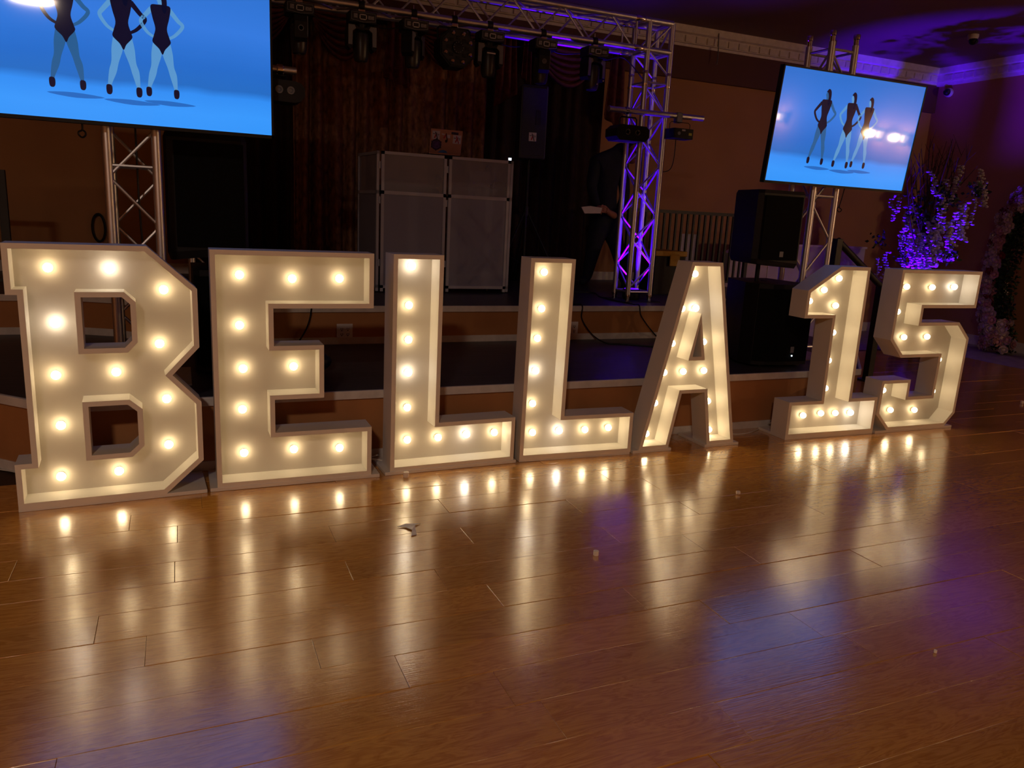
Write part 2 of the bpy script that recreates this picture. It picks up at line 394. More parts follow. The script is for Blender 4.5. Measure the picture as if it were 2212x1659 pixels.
# ------------------------------------------------------------------ stage decks
def deck(name, label, poly, z0, z1, nose_n, base=True):
    root = thing(name, label, 'stage', (0, 0, 0))
    MB().prism(poly, z0, z1-0.02).build('riser', M_RISER, root)
    MB().prism(poly, z1-0.02, z1).build('deck_top', M_DECK, root)
    for i in range(nose_n):
        a, b = Vector((*poly[i], 0)), Vector((*poly[i+1], 0)); d = (b-a); L_ = d.length; ang = math.atan2(d.y, d.x)
        m_ = Matrix.Translation(a) @ Matrix.Rotation(ang, 4, 'Z')
        MB().box((-0.008, -0.022, z1-0.045), (L_+0.008, 0.0, z1+0.004), m_, ch=0.004).build('nosing', M_TRIM, root)
        if base: MB().box((-0.004, -0.012, z0), (L_+0.004, 0.0, z0+0.055), m_, ch=0.003).build('base_trim', M_TRIM, root)
    return root
low_poly = [(-2.60, 6.33), (-0.62, 4.365), (4.86, 4.365), (5.80, 5.31), (5.80, 6.60), (6.25, 6.60), (6.25, 8.54), (-4.98, 8.54), (-4.98, 6.33)]
up_poly = [(-4.98, 6.63), (-0.75, 6.60), (-0.48, 6.46), (-0.12, 6.08), (0.10, 5.93), (4.30, 5.93), (4.62, 6.15), (5.0, 6.5), (6.25, 6.6), (6.25, 8.54), (-4.98, 8.54)]
deck('stage_platform', 'low front stage platform with charcoal top and white nosing behind the lit letters', low_poly, 0, Z1, 3)
deck('stage_deck', 'higher rear stage deck carrying the white booth facade and truss tower', up_poly, Z1, Z2, 8)
st = thing('platform_steps', 'short side steps beside the black sloping handrail', 'steps', (0, 0, 0))
MB().box((5.80, 5.70, 0), (6.05, 6.45, 0.276)).box((6.05, 5.70, 0), (6.3, 6.45, 0.138)).build('step_body', M_DECK, st)
MB().box((5.80, 5.68, 0.256), (6.06, 5.70, 0.28)).box((6.05, 5.68, 0.118), (6.31, 5.70, 0.142)).build('nosing', M_TRIM, st)

# ------------------------------------------------------------------ marquee letters
def inset(poly, t):
    """offset a closed polygon by t towards its left-hand side"""
    out = []; n = len(poly)
    for i in range(n):
        p0, p1, p2 = Vector(poly[i-1]), Vector(poly[i]), Vector(poly[(i+1) % n])
        d1, d2 = (p1-p0).normalized(), (p2-p1).normalized()
        n1, n2 = Vector((-d1.y, d1.x)), Vector((-d2.y, d2.x))
        k = (n1+n2); k = k/max(0.15, (1+n1.dot(n2)))
        out.append((p1.x+k.x*t, p1.y+k.y*t))
    return out
def area(p): return 0.5*sum(p[i-1][0]*p[i][1]-p[i][0]*p[i-1][1] for i in range(len(p)))
DEP, WT, PAN = 0.158, 0.024, 0.132
bulb_me = MB().ball((0, 0, 0), 0.0215, 9, 6, (1, 1, 1)).mesh('bulb', M_BULB, True, 80)
bulb_mc = MB().ball((0, 0, 0), 0.0225, 9, 6, (1, 1, 1)).mesh('bulb', M_BULBC, True, 80)
COOL = {(0.201, 0.870), (0.438, 1.123), (0.143, 1.161), (0.139, 0.563), (0.506, 0.170), (0.132, 0.543), (0.313, 0.153), (0.427, 0.926), (0.708, 1.090), (0.682, 0.141)}
sock_me = MB().lathe([(0.017, 0.0), (0.017, 0.010), (0.012, 0.013), (0.012, 0.020)], n=12, mtx=Matrix.Rotation(R(90), 4, 'X')).mesh('socket', M_SOCK, True)
def ring(mb, a, b):
    """wall between contour a (outside) and b (inside) through the letter's depth"""
    n = len(a)
    vs = [(x, 0, z) for x, z in a]+[(x, 0, z) for x, z in b]+[(x, DEP, z) for x, z in a]+[(x, DEP, z) for x, z in b]
    fs = []
    for k in range(n):
        j = (k+1) % n
        fs += [(k, j, n+j, n+k), (2*n+j, 2*n+k, 3*n+k, 3*n+j), (j, k, 2*n+k, 2*n+j), (n+k, n+j, 3*n+j, 3*n+k)]
    mb.add(vs, fs)
def letter(name, label, org, rot, outer, holes, bulbs, plate, group):
    t = thing(name, label, 'letter sign', (org[0], org[1], 0), R(rot), group)
    if area(outer) < 0: outer = outer[::-1]
    mb = MB(); ring(mb, outer, inset(outer, WT)); cut = []
    for h in holes:
        if area(h) < 0: h = h[::-1]
        ring(mb, h, inset(h, WT)); cut.append(inset(h, WT*0.5))
    mb.build('casing', M_LETTER, t)
    bm = bmesh.new(); es = []
    for c in [inset(outer, WT*0.5)]+cut:
        vs = [bm.verts.new((x, PAN, z)) for x, z in c]
        es += [bm.edges.new((vs[i-1], vs[i])) for i in range(len(vs))]
    bmesh.ops.triangle_fill(bm, use_beauty=True, edges=es)
    g = bmesh.ops.extrude_face_region(bm, geom=bm.faces[:])
    for e in g['geom']:
        if isinstance(e, bmesh.types.BMVert): e.co.y += 0.012
    bmesh.ops.recalc_face_normals(bm, faces=bm.faces)
    me = bpy.data.meshes.new('back_panel'); bm.to_mesh(me); bm.free(); me.materials.append(M_PANEL)
    link('back_panel', me, t)
    for x0, x1, y0, y1 in plate:
        MB().box((x0, y0, 0), (x1, y1, 0.019), ch=0.002).build('base_plate', M_LETTER, t)
    for x, z in bulbs:
        b = link('bulb', bulb_mc if (x, z) in COOL else bulb_me, t, (x+rng.uniform(-.003, .003), 0.1065, z))
        link('socket', sock_me, b, (0, PAN-0.1065, 0))
    return t
zb = 0.017
letter('marquee_letter', 'lit white marquee letter B with two cut-out holes', (-0.738, 3.962), 3.0,
       [(0.025, 1.238), (0.596, 1.238), (0.808, 1.040), (0.808, 0.756), (0.682, 0.621), (0.808, 0.480), (0.808, 0.178), (0.629, zb), (0.001, zb), (0.001, 0.232), (0.070, 0.232), (0.070, 1.012), (0.025, 1.012)],
       [[(0.290, 1.025), (0.492, 1.025), (0.539, 0.978), (0.539, 0.787), (0.493, 0.739), (0.290, 0.739)],
        [(0.290, 0.511), (0.489, 0.511), (0.543, 0.461), (0.543, 0.276), (0.487, 0.224), (0.290, 0.224)]],
       [(0.187, 1.125), (0.438, 1.123), (0.663, 1.025), (0.201, 0.870), (0.634, 0.760), (0.185, 0.623), (0.440, 0.627), (0.654, 0.480), (0.191, 0.378), (0.654, 0.241), (0.175, 0.123), (0.425, 0.124)],
       [(0.0, 0.82, 0.0, 0.30)], 'lit marquee letters and numerals')
letter('marquee_letter', 'lit white marquee letter E with three arms', (0.13, 4.014), 0.2,
       [(0, 1.230), (0.802, 1.230), (0.802, 0.944), (0.291, 0.944), (0.291, 0.752), (0.542, 0.752), (0.542, 0.470), (0.291, 0.470), (0.291, 0.293), (0.798, 0.293), (0.798, zb), (0, zb)],
       [], [(0.142, 1.101), (0.397, 1.085), (0.644, 1.089), (0.137, 0.845), (0.146, 0.618), (0.398, 0.622), (0.138, 0.401), (0.141, 0.163), (0.394, 0.163), (0.646, 0.152)],
       [(-0.035, 0.845, -0.004, 0.30)], 'lit marquee letters and numerals')
letter('marquee_letter', 'lit white marquee letter L standing directly beside the letter E', (1.03, 4.03), 2.0,
       [(0.010, 1.230), (0.293, 1.230), (0.291, 0.285), (0.774, 0.285), (0.774, zb), (0.008, zb)], [],
       [(0.143, 1.161), (0.134, 0.945), (0.136, 0.751), (0.139, 0.563), (0.136, 0.358), (0.137, 0.165), (0.329, 0.164), (0.506, 0.170), (0.687, 0.167)],
       [(-0.022, 0.79, -0.006, 0.27)], 'lit marquee letters and numerals')
letter('marquee_letter', 'lit white marquee letter L standing directly beside the letter A', (1.832, 4.055), -2.4,
       [(0.018, 1.227), (0.300, 1.227), (0.292, 0.276), (0.774, 0.276), (0.774, 0.0175), (0.010, 0.0175)], [],
       [(0.149, 1.140), (0.145, 0.923), (0.132, 0.743), (0.132, 0.543), (0.123, 0.337), (0.131, 0.151), (0.313, 0.153), (0.494, 0.150), (0.659, 0.155)],
       [(0.010, 0.77, 0.0, 0.28)], 'lit marquee letters and numerals')
letter('marquee_letter', 'lit white marquee letter A with slanted sides and triangular hole', (2.66, 4.034), 0,
       [(0.292, 1.230), (0.526, 1.230), (0.772, zb), (0.551, zb), (0.487, 0.381), (0.307, 0.381), (0.240, zb), (0.013, zb)],
       [[(0.397, 0.905), (0.462, 0.599), (0.333, 0.599)]],
       [(0.396, 1.148), (0.322, 0.923), (0.427, 0.926), (0.269, 0.696), (0.520, 0.701), (0.228, 0.503), (0.379, 0.504), (0.543, 0.505), (0.177, 0.299), (0.606, 0.291), (0.130, 0.093), (0.642, 0.087)],
       [(-0.032, 0.262, -0.006, 0.30), (0.53, 0.812, -0.006, 0.30)], 'lit marquee letters and numerals')
letter('marquee_numeral', 'lit white marquee numeral 1 with slanted flag and wide foot', (3.885, 4.034), -1.8,
       [(0.297, 1.226), (0.561, 1.226), (0.561, 0.281), (0.812, 0.281), (0.812, zb), (0.0, zb), (0.0, 0.275), (0.285, 0.275), (0.281, 0.868), (0.033, 0.868), (0.036, 1.058)],
       [], [(0.393, 1.137), (0.271, 1.054), (0.157, 0.975), (0.395, 0.944), (0.408, 0.750), (0.400, 0.546), (0.406, 0.339), (0.236, 0.142), (0.397, 0.150), (0.537, 0.145), (0.682, 0.141)],
       [(0.0, 0.812, 0.0, 0.29)], 'lit marquee letters and numerals')
letter('marquee_numeral', 'lit white marquee numeral 5 with angled corners at the end of the row', (4.722, 4.010), -1.1,
       [(0.030, 1.217), (0.846, 1.217), (0.840, 0.941), (0.295, 0.941), (0.295, 0.833), (0.691, 0.833), (0.822, 0.709), (0.812, 0.118), (0.719, zb), (0.119, zb), (-0.008, 0.143), (0.001, 0.403), (0.285, 0.403), (0.285, 0.270), (0.530, 0.270), (0.536, 0.572), (0.146, 0.572), (0.014, 0.706)],
       [], [(0.214, 1.086), (0.476, 1.084), (0.708, 1.090), (0.159, 0.901), (0.266, 0.707), (0.509, 0.708), (0.671, 0.527), (0.667, 0.275), (0.139, 0.302), (0.249, 0.141), (0.501, 0.129)],
       [(0.0, 0.80, -0.004, 0.30)], 'lit marquee letters and numerals')

# ------------------------------------------------------------------ truss
CC, RC = 0.24, 0.025
def tube_me(name, L_, r, m, n=10):
    return MB().tube((0, 0, 0), (0, 0, L_), r, n=n).mesh(name, m, True, 50)
def lay(name, me, parent, p0, p1):
    d = (Vector(p1)-Vector(p0)).normalized()
    o = link(name, me, parent, p0); o.rotation_mode = 'QUATERNION'; o.rotation_quaternion = d.to_track_quat('Z', 'Y')
    return o
def truss(root, axis, start, length, bay=0.24, rungs=(), skip=()):
    """box truss: four chords and a zigzag of braces on each side; start is the low corner"""
    ax = {'Z': Vector((0, 0, 1)), 'X': Vector((1, 0, 0))}[axis]
    e1, e2 = {'Z': (Vector((1, 0, 0)), Vector((0, 1, 0))), 'X': (Vector((0, 1, 0)), Vector((0, 0, 1)))}[axis]
    s = Vector(start); cm = tube_me('chord', length, RC, M_ALU, 14)
    cs = [s, s+e1*CC, s+e1*CC+e2*CC, s+e2*CC]
    for c in cs: lay('chord', cm, root, c, c+ax*length)
    nb = max(1, int(round((length-0.12)/bay))); b = (length-0.12)/nb
    bl = math.hypot(CC, b); bme = tube_me('brace', bl, 0.009, M_ALU, 7); rme = tube_me('rung', CC, 0.010, M_ALU, 7)
    for f in range(4):
        a, c = cs[f], cs[(f+1) % 4]
        for k in range(nb):
            if (k+f) % 2: p, q = c+ax*(0.06+b*k), a+ax*(0.06+b*(k+1))
            else: p, q = a+ax*(0.06+b*k), c+ax*(0.06+b*(k+1))
            lay('brace', bme, root, p, q)
        for h in rungs: lay('rung', rme, root, a+ax*h, c+ax*h)
TX, TY, BZ = 3.88, 6.27, 2.945
gantry = thing('truss_gantry', 'silver box truss goal post spanning the stage above the white booth', 'truss', (0, 0, 0))
truss(gantry, 'Z', (TX, TY, Z2+0.06), BZ-Z2-0.30, rungs=(0.03, BZ-Z2-0.33))
truss(gantry, 'Z', (0.08, TY, Z2+0.06), BZ-Z2-0.30, rungs=(0.03, BZ-Z2-0.33))
truss(gantry, 'X', (0.42, TY, BZ), TX-0.10-0.42, rungs=(0.03, TX-0.10-0.42-0.03))
for x in (TX, 0.08):           # corner blocks
    zz0, zz1 = BZ-0.24, BZ+CC
    for dx in (0, CC):
        for dy in (0, CC):
            MB().tube((x+dx, TY+dy, zz0), (x+dx, TY+dy, zz1), RC, n=14).build('corner_chord', M_ALU, gantry, True, angle=50)
            MB().lathe([(0.022, -0.07), (0.028, -0.06), (0.022, -0.02), (0.022, 0.02), (0.028, 0.06), (0.022, 0.07)], (x+dx, TY+dy, zz0), 12).build('coupler', M_CHROME, gantry, True)
            MB().lathe([(0.020, 0.0), (0.020, 0.045), (0.027, 0.05), (0.027, 0.065)], (x+dx, TY+dy, Z2), 12).build('foot_coupler', M_CHROME, gantry, True)
    for dz in (0, CC):
        for dy in (0, CC):
            xa, xb = (x-0.10, x+CC) if x > 1 else (x, x+CC+0.10)
            MB().tube((xa, TY+dy, BZ+dz), (xb, TY+dy, BZ+dz), RC, n=14).build('corner_chord', M_ALU, gantry, True, angle=50)
            MB().lathe([(0.026, -0.05), (0.0285, -0.045), (0.0285, 0.045), (0.026, 0.05)], (x-0.10 if x > 1 else x+CC+0.10, TY+dy, BZ+dz), 12, Matrix.Rotation(R(90), 4, 'Y')).build('coupler', M_CHROME, gantry, True)
        MB().tube((x, TY, BZ+dz), (x, TY+CC, BZ+dz), RC, n=12).build('corner_chord', M_ALU, gantry, True)
        MB().tube((x+CC, TY, BZ+dz), (x+CC, TY+CC, BZ+dz), RC, n=12).build('corner_chord', M_ALU, gantry, True)
    for dy in (0, CC):
        MB().tube((x, TY+dy, BZ), (x+CC, TY+dy, BZ+CC), 0.009, n=7).build('brace', M_ALU, gantry, True)
        MB().tube((x+CC, TY+dy, BZ-0.2), (x, TY+dy, BZ), 0.009, n=7).build('brace', M_ALU, gantry, True)
    MB().tube((x+CC, TY, BZ+CC), (x+CC, TY+CC, BZ), 0.009, n=7).build('brace', M_ALU, gantry, True)
    MB().box((x-0.08, TY-0.08, Z2), (x+CC+0.08, TY+CC+0.08, Z2+0.006)).build('base_plate', M_BLACK, gantry)

def totem(label, x, y, ztop):
    t = thing('truss_totem', label, 'truss', (x, y, Z1))
    MB().box((-0.13, -0.13, 0), (CC+0.13, CC+0.13, 0.008)).build('base_plate', M_ALU, t)
    truss(t, 'Z', (0, 0, 0.05), ztop-Z1-0.12, bay=0.27, rungs=(0.04, 0.5*(ztop-Z1), ztop-Z1-0.17))
    for dx in (0, CC):
        for dy in (0, CC):
            MB().lathe([(0.018, 0.008), (0.018, 0.05)], (dx, dy, 0), 12).build('foot_coupler', M_CHROME, t, True)
            MB().lathe([(0.020, ztop-Z1-0.075), (0.020, ztop-Z1-0.03), (0.0255, ztop-Z1-0.025), (0.0255, ztop-Z1+0.005), (0.022, ztop-Z1+0.01)], (dx, dy, 0), 14).build('top_coupler', M_CHROME, t, True)
    return t
totem('silver box truss totem standing behind the screen with the loose cable ring', -0.337, 4.80, 2.72)
totem('silver box truss totem rising above the screen beside the flowering tree', 4.645, 4.87, 2.94)

# ------------------------------------------------------------------ screens
TVW, TVH = 1.45, 0.83
def spline2(pts, n=5, closed=False):
    P = [Vector(p) for p in pts]; N_ = len(P); out = []
    for i in range(N_ if closed else N_-1):
        g = (lambda k: P[k % N_]) if closed else (lambda k: P[max(0, min(N_-1, k))])
        p0, p1, p2, p3 = g(i-1), g(i), g(i+1), g(i+2)
        for k in range(n):
            t_ = k/n; out.append(0.5*((2*p1)+(-p0+p2)*t_+(2*p0-5*p1+4*p2-p3)*t_*t_+(-p0+3*p1-3*p2+p3)*t_**3))
    if not closed: out.append(P[-1])
    return out
def dancers(root, dy):
    """flat picture content: three standing figures in screen coordinates"""
    def poly(name, pts, m, k):
        me = bpy.data.meshes.new(name); n_ = len(pts)
        me.from_pydata([(x, dy-0.0004*k, z) for x, z in pts], [], [tuple(range(n_))]); me.update()
        bm = bmesh.new(); bm.from_mesh(me); bmesh.ops.triangulate(bm, faces=bm.faces); bm.to_mesh(me); bm.free()
        me.materials.append(m); link(name, me, root)
    def blob(name, pts, m, k): poly(name, [(p.x, p.y) for p in spline2(pts, 4, True)], m, k)
    def limb(name, pts, m, k):
        Q = spline2([(x, z, w_) for x, z, w_ in pts], 5); Lft, Rgt = [], []
        for i, q in enumerate(Q):
            a, b = Q[max(0, i-1)], Q[min(len(Q)-1, i+1)]; d = Vector((b.x-a.x, b.y-a.y)).normalized()
            Lft.append((q.x-d.y*q.z/2, q.y+d.x*q.z/2)); Rgt.append((q.x+d.y*q.z/2, q.y-d.x*q.z/2))
        poly(name, Lft+Rgt[::-1], m, k)
    F = [(-0.266, 1.0, M_DSKIN2, 0), (-0.010, 1.02, M_DSKIN, 1), (0.172, 0.97, M_DSKIN, 2)]
    for cx, s, sk, i in F:
        hz = 0.012-0.004*i; X = lambda u: cx+u*s; Z = lambda v: hz+v*s
        blob('picture_shadow', [(X(-0.10), Z(-0.288)), (X(0.02), Z(-0.279)), (X(0.16), Z(-0.292)), (X(0.03), Z(-0.304))], M_DSHAD, 1)
        for sx, fx, fz in ((-1, -0.072, -0.238), (1, 0.064, -0.240)):
            limb('picture_leg', [(X(sx*0.018), Z(0.006), 0.052*s), (X(sx*0.028), Z(-0.045), 0.050*s), (X(sx*0.040), Z(-0.105), 0.033*s), (X(sx*0.052), Z(-0.150), 0.034*s), (X(fx*0.95), Z(fz*0.88), 0.018*s), (X(fx), Z(fz), 0.012*s)], sk, 2)
            blob('picture_shoe', [(X(fx-0.012), Z(fz+0.020)), (X(fx+0.011), Z(fz+0.020)), (X(fx+0.013), Z(fz-0.010)), (X(fx+0.004), Z(fz-0.024)), (X(fx-0.012), Z(fz-0.018))], M_DDARK, 3)
        limb('picture_arm', [(X(-0.042), Z(0.182), 0.024*s), (X(-0.082), Z(0.135), 0.021*s), (X(-0.096), Z(0.108), 0.018*s), (X(-0.068), Z(0.062), 0.016*s), (X(-0.034), Z(0.040), 0.013*s)], M_DDARK if i == 0 else sk, 3)
        limb('picture_arm', [(X(0.044), Z(0.184), 0.024*s), (X(0.084), Z(0.135), 0.021*s), (X(0.1065), Z(0.108), 0.018*s), (X(0.068), Z(0.060), 0.016*s), (X(0.032), Z(0.038), 0.013*s)], M_DDARK if i == 1 else sk, 3)
        blob('picture_body', [(X(-0.046), Z(0.196)), (X(-0.012), Z(0.204)), (X(0.020), Z(0.204)), (X(0.050), Z(0.196)), (X(0.042), Z(0.140)), (X(0.029), Z(0.085)), (X(0.040), Z(0.040)), (X(0.044), Z(0.016)), (X(0.016), Z(-0.018)), (X(0.002), Z(-0.044)), (X(-0.014), Z(-0.016)), (X(-0.044), Z(0.016)), (X(-0.038), Z(0.045)), (X(-0.028), Z(0.085)), (X(-0.040), Z(0.140))], M_DDARK, 4)
        blob('picture_face', [(X(-0.020), Z(0.240)), (X(-0.006), Z(0.262)), (X(0.012), Z(0.245)), (X(0.010), Z(0.205)), (X(-0.006), Z(0.200)), (X(-0.012), Z(0.218))], sk, 3)
        blob('picture_hair', [(X(-0.018), Z(0.258)), (X(0.002), Z(0.280)), (X(0.026), Z(0.264)), (X(0.034), Z(0.215)), (X(0.026), Z(0.165)), (X(0.010), Z(0.175)), (X(0.008), Z(0.225)), (X(-0.004), Z(0.252))], M_DDARK, 4)
def screen(label, c, tilt):
    t = thing('flat_screen', label, 'television', c)
    t.rotation_euler = (tilt, 0, 0)
    w2, h2 = TVW/2, TVH/2
    MB().box((-w2, 0.004, -h2), (w2, 0.045, h2), ch=0.004).box((-0.35, 0.045, -0.25), (0.35, 0.075, 0.2), ch=0.004).build('housing', M_BLACK, t)
    bz = 0.011
    MB().box((-w2, -0.004, h2-bz), (w2, 0.006, h2)).box((-w2, -0.004, -h2), (w2, 0.006, -h2+0.018)).box((-w2, -0.004, -h2), (-w2+bz, 0.006, h2)).box((w2-bz, -0.004, -h2), (w2, 0.006, h2)).build('bezel', M_BLACK, t)
    MB().box((-w2+bz, 0.001, -h2+0.018), (w2-bz, 0.0042, h2-bz)).build('screen_glass', M_SCREEN, t)
    dancers(t, 0.0006)
    MB().box((-0.12, 0.07, -0.10), (0.12, 0.113, 0.10)).build('wall_mount', M_BLACK, t)
    return t
tvl = screen('large flat screen with dancers, hung in front of the gantry curtain', (-0.216, 4.675, 2.226), 0.0)
tvr = screen('tilted flat screen with dancers, hung between stacked speakers and flowering tree', (4.785, 4.735, 2.206), 0.10)

# ------------------------------------------------------------------ speakers
def pole(root, x, y, z0, z1): MB().tube((x, y, z0), (x, y, z1), 0.0175, n=12).build('pole_mount', M_BLACK, root, True)
def subwoofer(label, mir, loc, rotz=0):
    t = thing('subwoofer', label, 'speaker', loc, rotz)
    P = [(-0.14, 0.31), (-0.24, 0.06), (-0.30, -0.10), (-0.27, -0.22), (-0.18, -0.27), (0.0, -0.295), (0.20, -0.295), (0.245, -0.22), (0.25, 0.31)]
    if mir: P = [(-x, y) for x, y in P][::-1]
    bm_ = MB().prism(P, 0.022, 0.635)
    bm_.build('cabinet', M_BLACK, t)
    G = [(x*0.985, y-0.006) for x, y in P if y < 0.1]
    MB().prism(G+[(0, 0.0)], 0.05, 0.60).build('grille', M_GRILL, t)
    for x, y in ((-0.15, -0.18), (0.17, -0.2), (-0.1, 0.24), (0.17, 0.24)):
        MB().lathe([(0.022, 0), (0.022, 0.022)], (-x if mir else x, y, 0), 10).build('foot', M_RUBBER, t)
    MB().lathe([(0.03, 0.635), (0.03, 0.640)], (0, 0.04, 0), 12).build('pole_socket', M_BLACK, t)
    MB().box((0.03, -0.306, 0.118), (0.062, -0.2995, 0.165)).build('badge', M_GREY, t)
    MB().ball((0.047, -0.3065, 0.095), 0.006).build('indicator_light', M_LED, t)
    return t
def top_speaker(label, mir, loc):
    t = thing('loudspeaker', label, 'speaker', loc)
    P = [(-0.205, -0.13), (-0.175, -0.165), (0.200, -0.175), (0.215, -0.14), (0.16, 0.20), (-0.14, 0.20)]
    if mir: P = [(-x, y) for x, y in P][::-1]
    n_ = len(P); cut = 0.06
    vs = []
    for z, k in ((0.0, 0.94), (0.035, 1.0), (0.545, 1.0), (0.570, 0.95)): vs += [(x*k, y*k, z+(0.03 if (x < 0) != mir and z < 0.1 else 0)) for x, y in P]
    fs = [tuple(range(n_-1, -1, -1)), tuple(range(3*n_, 4*n_))]
    for i in range(3): fs += [(i*n_+k, i*n_+(k+1) % n_, (i+1)*n_+(k+1) % n_, (i+1)*n_+k) for k in range(n_)]
    MB().add(vs, fs).build('cabinet', M_BLACK, t)
    s = -1 if mir else 1
    MB().box((-0.165, -0.181, 0.06), (0.185, -0.172, 0.53), ch=0.003).build('grille', M_GRILL, t)
    if not mir: MB().box((0.03*s-0.017, -0.186, 0.085), (0.03*s+0.017, -0.181, 0.125)).build('badge', M_GREY, t)
    MB().tube((0, 0.02, -0.04 if mir else -0.115), (0, 0.02, 0.02), 0.0175, n=12).build('pole_mount', M_BLACK, t, True)
    return t
subwoofer('black subwoofer with curved front beside the lit numeral 1', False, (4.245, 4.805, Z1))
top_speaker('black loudspeaker on a pole above the subwoofer beside the numeral 1', False, (4.135, 4.79, 1.165))
subwoofer('black subwoofer on the platform behind the gap between letters B and E', True, (0.27, 5.25, Z1)).scale = (0.84, 1, 1)
top_speaker('black loudspeaker partly behind the screen with the loose cable ring', True, (0.170, 5.24, 1.10)).scale = (1.10, 1.0, 1.30)
t = thing('loudspeaker', 'dark loudspeaker with a white sticker high on a tripod behind the booth', 'speaker', (3.41, 7.66, 2.03), R(-14))
MB().box((-0.14, -0.14, 0), (0.14, 0.16, 0.72), ch=0.02).build('cabinet', mat('dark slate plastic', (0.022, 0.024, 0.036), 0.5, var=0.15, vscale=10), t)
MB().box((-0.125, -0.148, 0.03), (0.125, -0.139, 0.69), ch=0.003).build('grille', mat('dark slate cloth', (0.024, 0.026, 0.042), 0.7, var=0.2, vscale=90), t)
MB().box((0.02, -0.153, 0.33), (0.07, -0.1475, 0.47)).build('handle_recess', M_HOLE, t)
def logo_sticker(root, c, w_, h_, dy):
    s_ = MB().box((c[0]-w_/2, dy, c[1]-h_/2), (c[0]+w_/2, dy+0.0012, c[1]+h_/2)).build('sticker', M_STICK, root)
    q = 0.0008
    def bar(a, b, wd, m, k):
        a, b = Vector(a), Vector(b); d = (b-a).normalized(); nn = Vector((-d.y, d.x))*wd/2
        MB().prism_y([(a.x+nn.x, a.y+nn.y), (a.x-nn.x, a.y-nn.y), (b.x-nn.x, b.y-nn.y), (b.x+nn.x, b.y+nn.y)], dy-q*k, dy).build('sticker_print', m, s_)
    X = lambda u, v: (c[0]+u*w_, c[1]+v*h_)
    bar(X(-0.17, -0.36), X(0.02, 0.10), 0.16*w_, M_SRED, 1); bar(X(0.24, -0.46), X(-0.10, 0.38), 0.11*w_, M_SNAVY, 2)
    bar(X(0.02, 0.0), X(0.12, 0.30), 0.05*w_, M_SNAVY, 1)
    bar(X(-0.42, 0.14), X(-0.1, 0.14), 0.07*h_, M_SNAVY, 1); bar(X(0.12, 0.10), X(0.42, 0.10), 0.07*h_, M_SNAVY, 1)
    bar(X(0.17, -0.06), X(0.42, -0.06), 0.06*h_, M_SBLUE, 1)
logo_sticker(t, (-0.005, 0.215), 0.078, 0.085, -0.1495)
t = thing('speaker_tripod', 'black tripod stand holding the sticker loudspeaker behind the booth', 'stand', (3.41, 7.68, Z2))
MB().tube((0, 0, 0.18), (0, 0, 1.32), 0.0175, n=10).build('pole', M_BLACK, t, True)
MB().lathe([(0.028, 0.74), (0.03, 0.76), (0.03, 0.82), (0.028, 0.84)], n=12).build('collar', M_BLACK, t, True)
for a in (200, 320, 80):
    d = Vector((math.cos(R(a)), math.sin(R(a)), 0))
    MB().tube(d*0.02+Vector((0, 0, 0.78)), d*0.44+Vector((0, 0, 0.012)), 0.011, n=8).build('leg', M_BLACK, t, True)
    MB().tube(Vector((0, 0, 0.22)), d*0.26+Vector((0, 0, 0.34)), 0.007, n=6).build('brace', M_BLACK, t, True)

# ------------------------------------------------------------------ curtains
def curtain(name, label, x0, x1, y, z0, z1, m, folds, amp, seed, group=None):
    rr = random.Random(seed); nx = folds*10; ph = [rr.uniform(-0.8, 0.8) for _ in range(folds+2)]
    am = [rr.uniform(0.5, 1.2) for _ in range(folds+2)]
    vs, fs = [], []; nz = 8
    for j in range(nz+1):
        tz = j/nz
        for i in range(nx+1):
            u = i/nx*folds; k = int(u); fr = u-k
            p = ph[k]*(1-fr)+ph[k+1]*fr; a = am[k]*(1-fr)+am[k+1]*fr
            yy = y+amp*a*math.sin(2*math.pi*u+p)*(0.75+0.25*tz)+amp*0.25*math.sin(5.1*u+tz*1.5+p)
            vs.append((x0+(x1-x0)*i/nx+0.012*math.sin(u*2+3*tz), yy, z1+(z0-z1)*tz))
    for j in range(nz):
        for i in range(nx): a = j*(nx+1)+i; fs.append((a, a+1, a+nx+2, a+nx+1))
    mb = MB().add(vs, fs); o = mb.build(name, m, None, True, angle=180)
    sm = o.modifiers.new('solid', 'SOLIDIFY'); sm.thickness = 0.006
    return tag(o, label, 'curtain', group)
curtain('stage_curtain', 'golden brown brocade stage curtain behind the laptop and booth', 1.08, 3.12, 8.28, Z2+0.01, 3.27, M_GOLDC, 13, 0.075, 11)
curtain('stage_curtain', 'dark red stage curtain hanging behind the tripod loudspeaker', 3.13, 4.62, 8.36, Z2+0.01, 3.27, M_REDC, 10, 0.045, 12)
curtain('stage_curtain', 'dark red stage curtain hanging next to the black speaker stack behind letter E', 0.10, 1.06, 8.34, Z2+0.01, 3.27, M_REDC, 7, 0.045, 13)
trk = MB().box((0.05, 8.02, 3.27), (4.86, WALL_B-0.061, 3.31)).build('curtain_track', M_RAIL); tag(trk, 'dark curtain track board above the stage swags', 'curtain track')
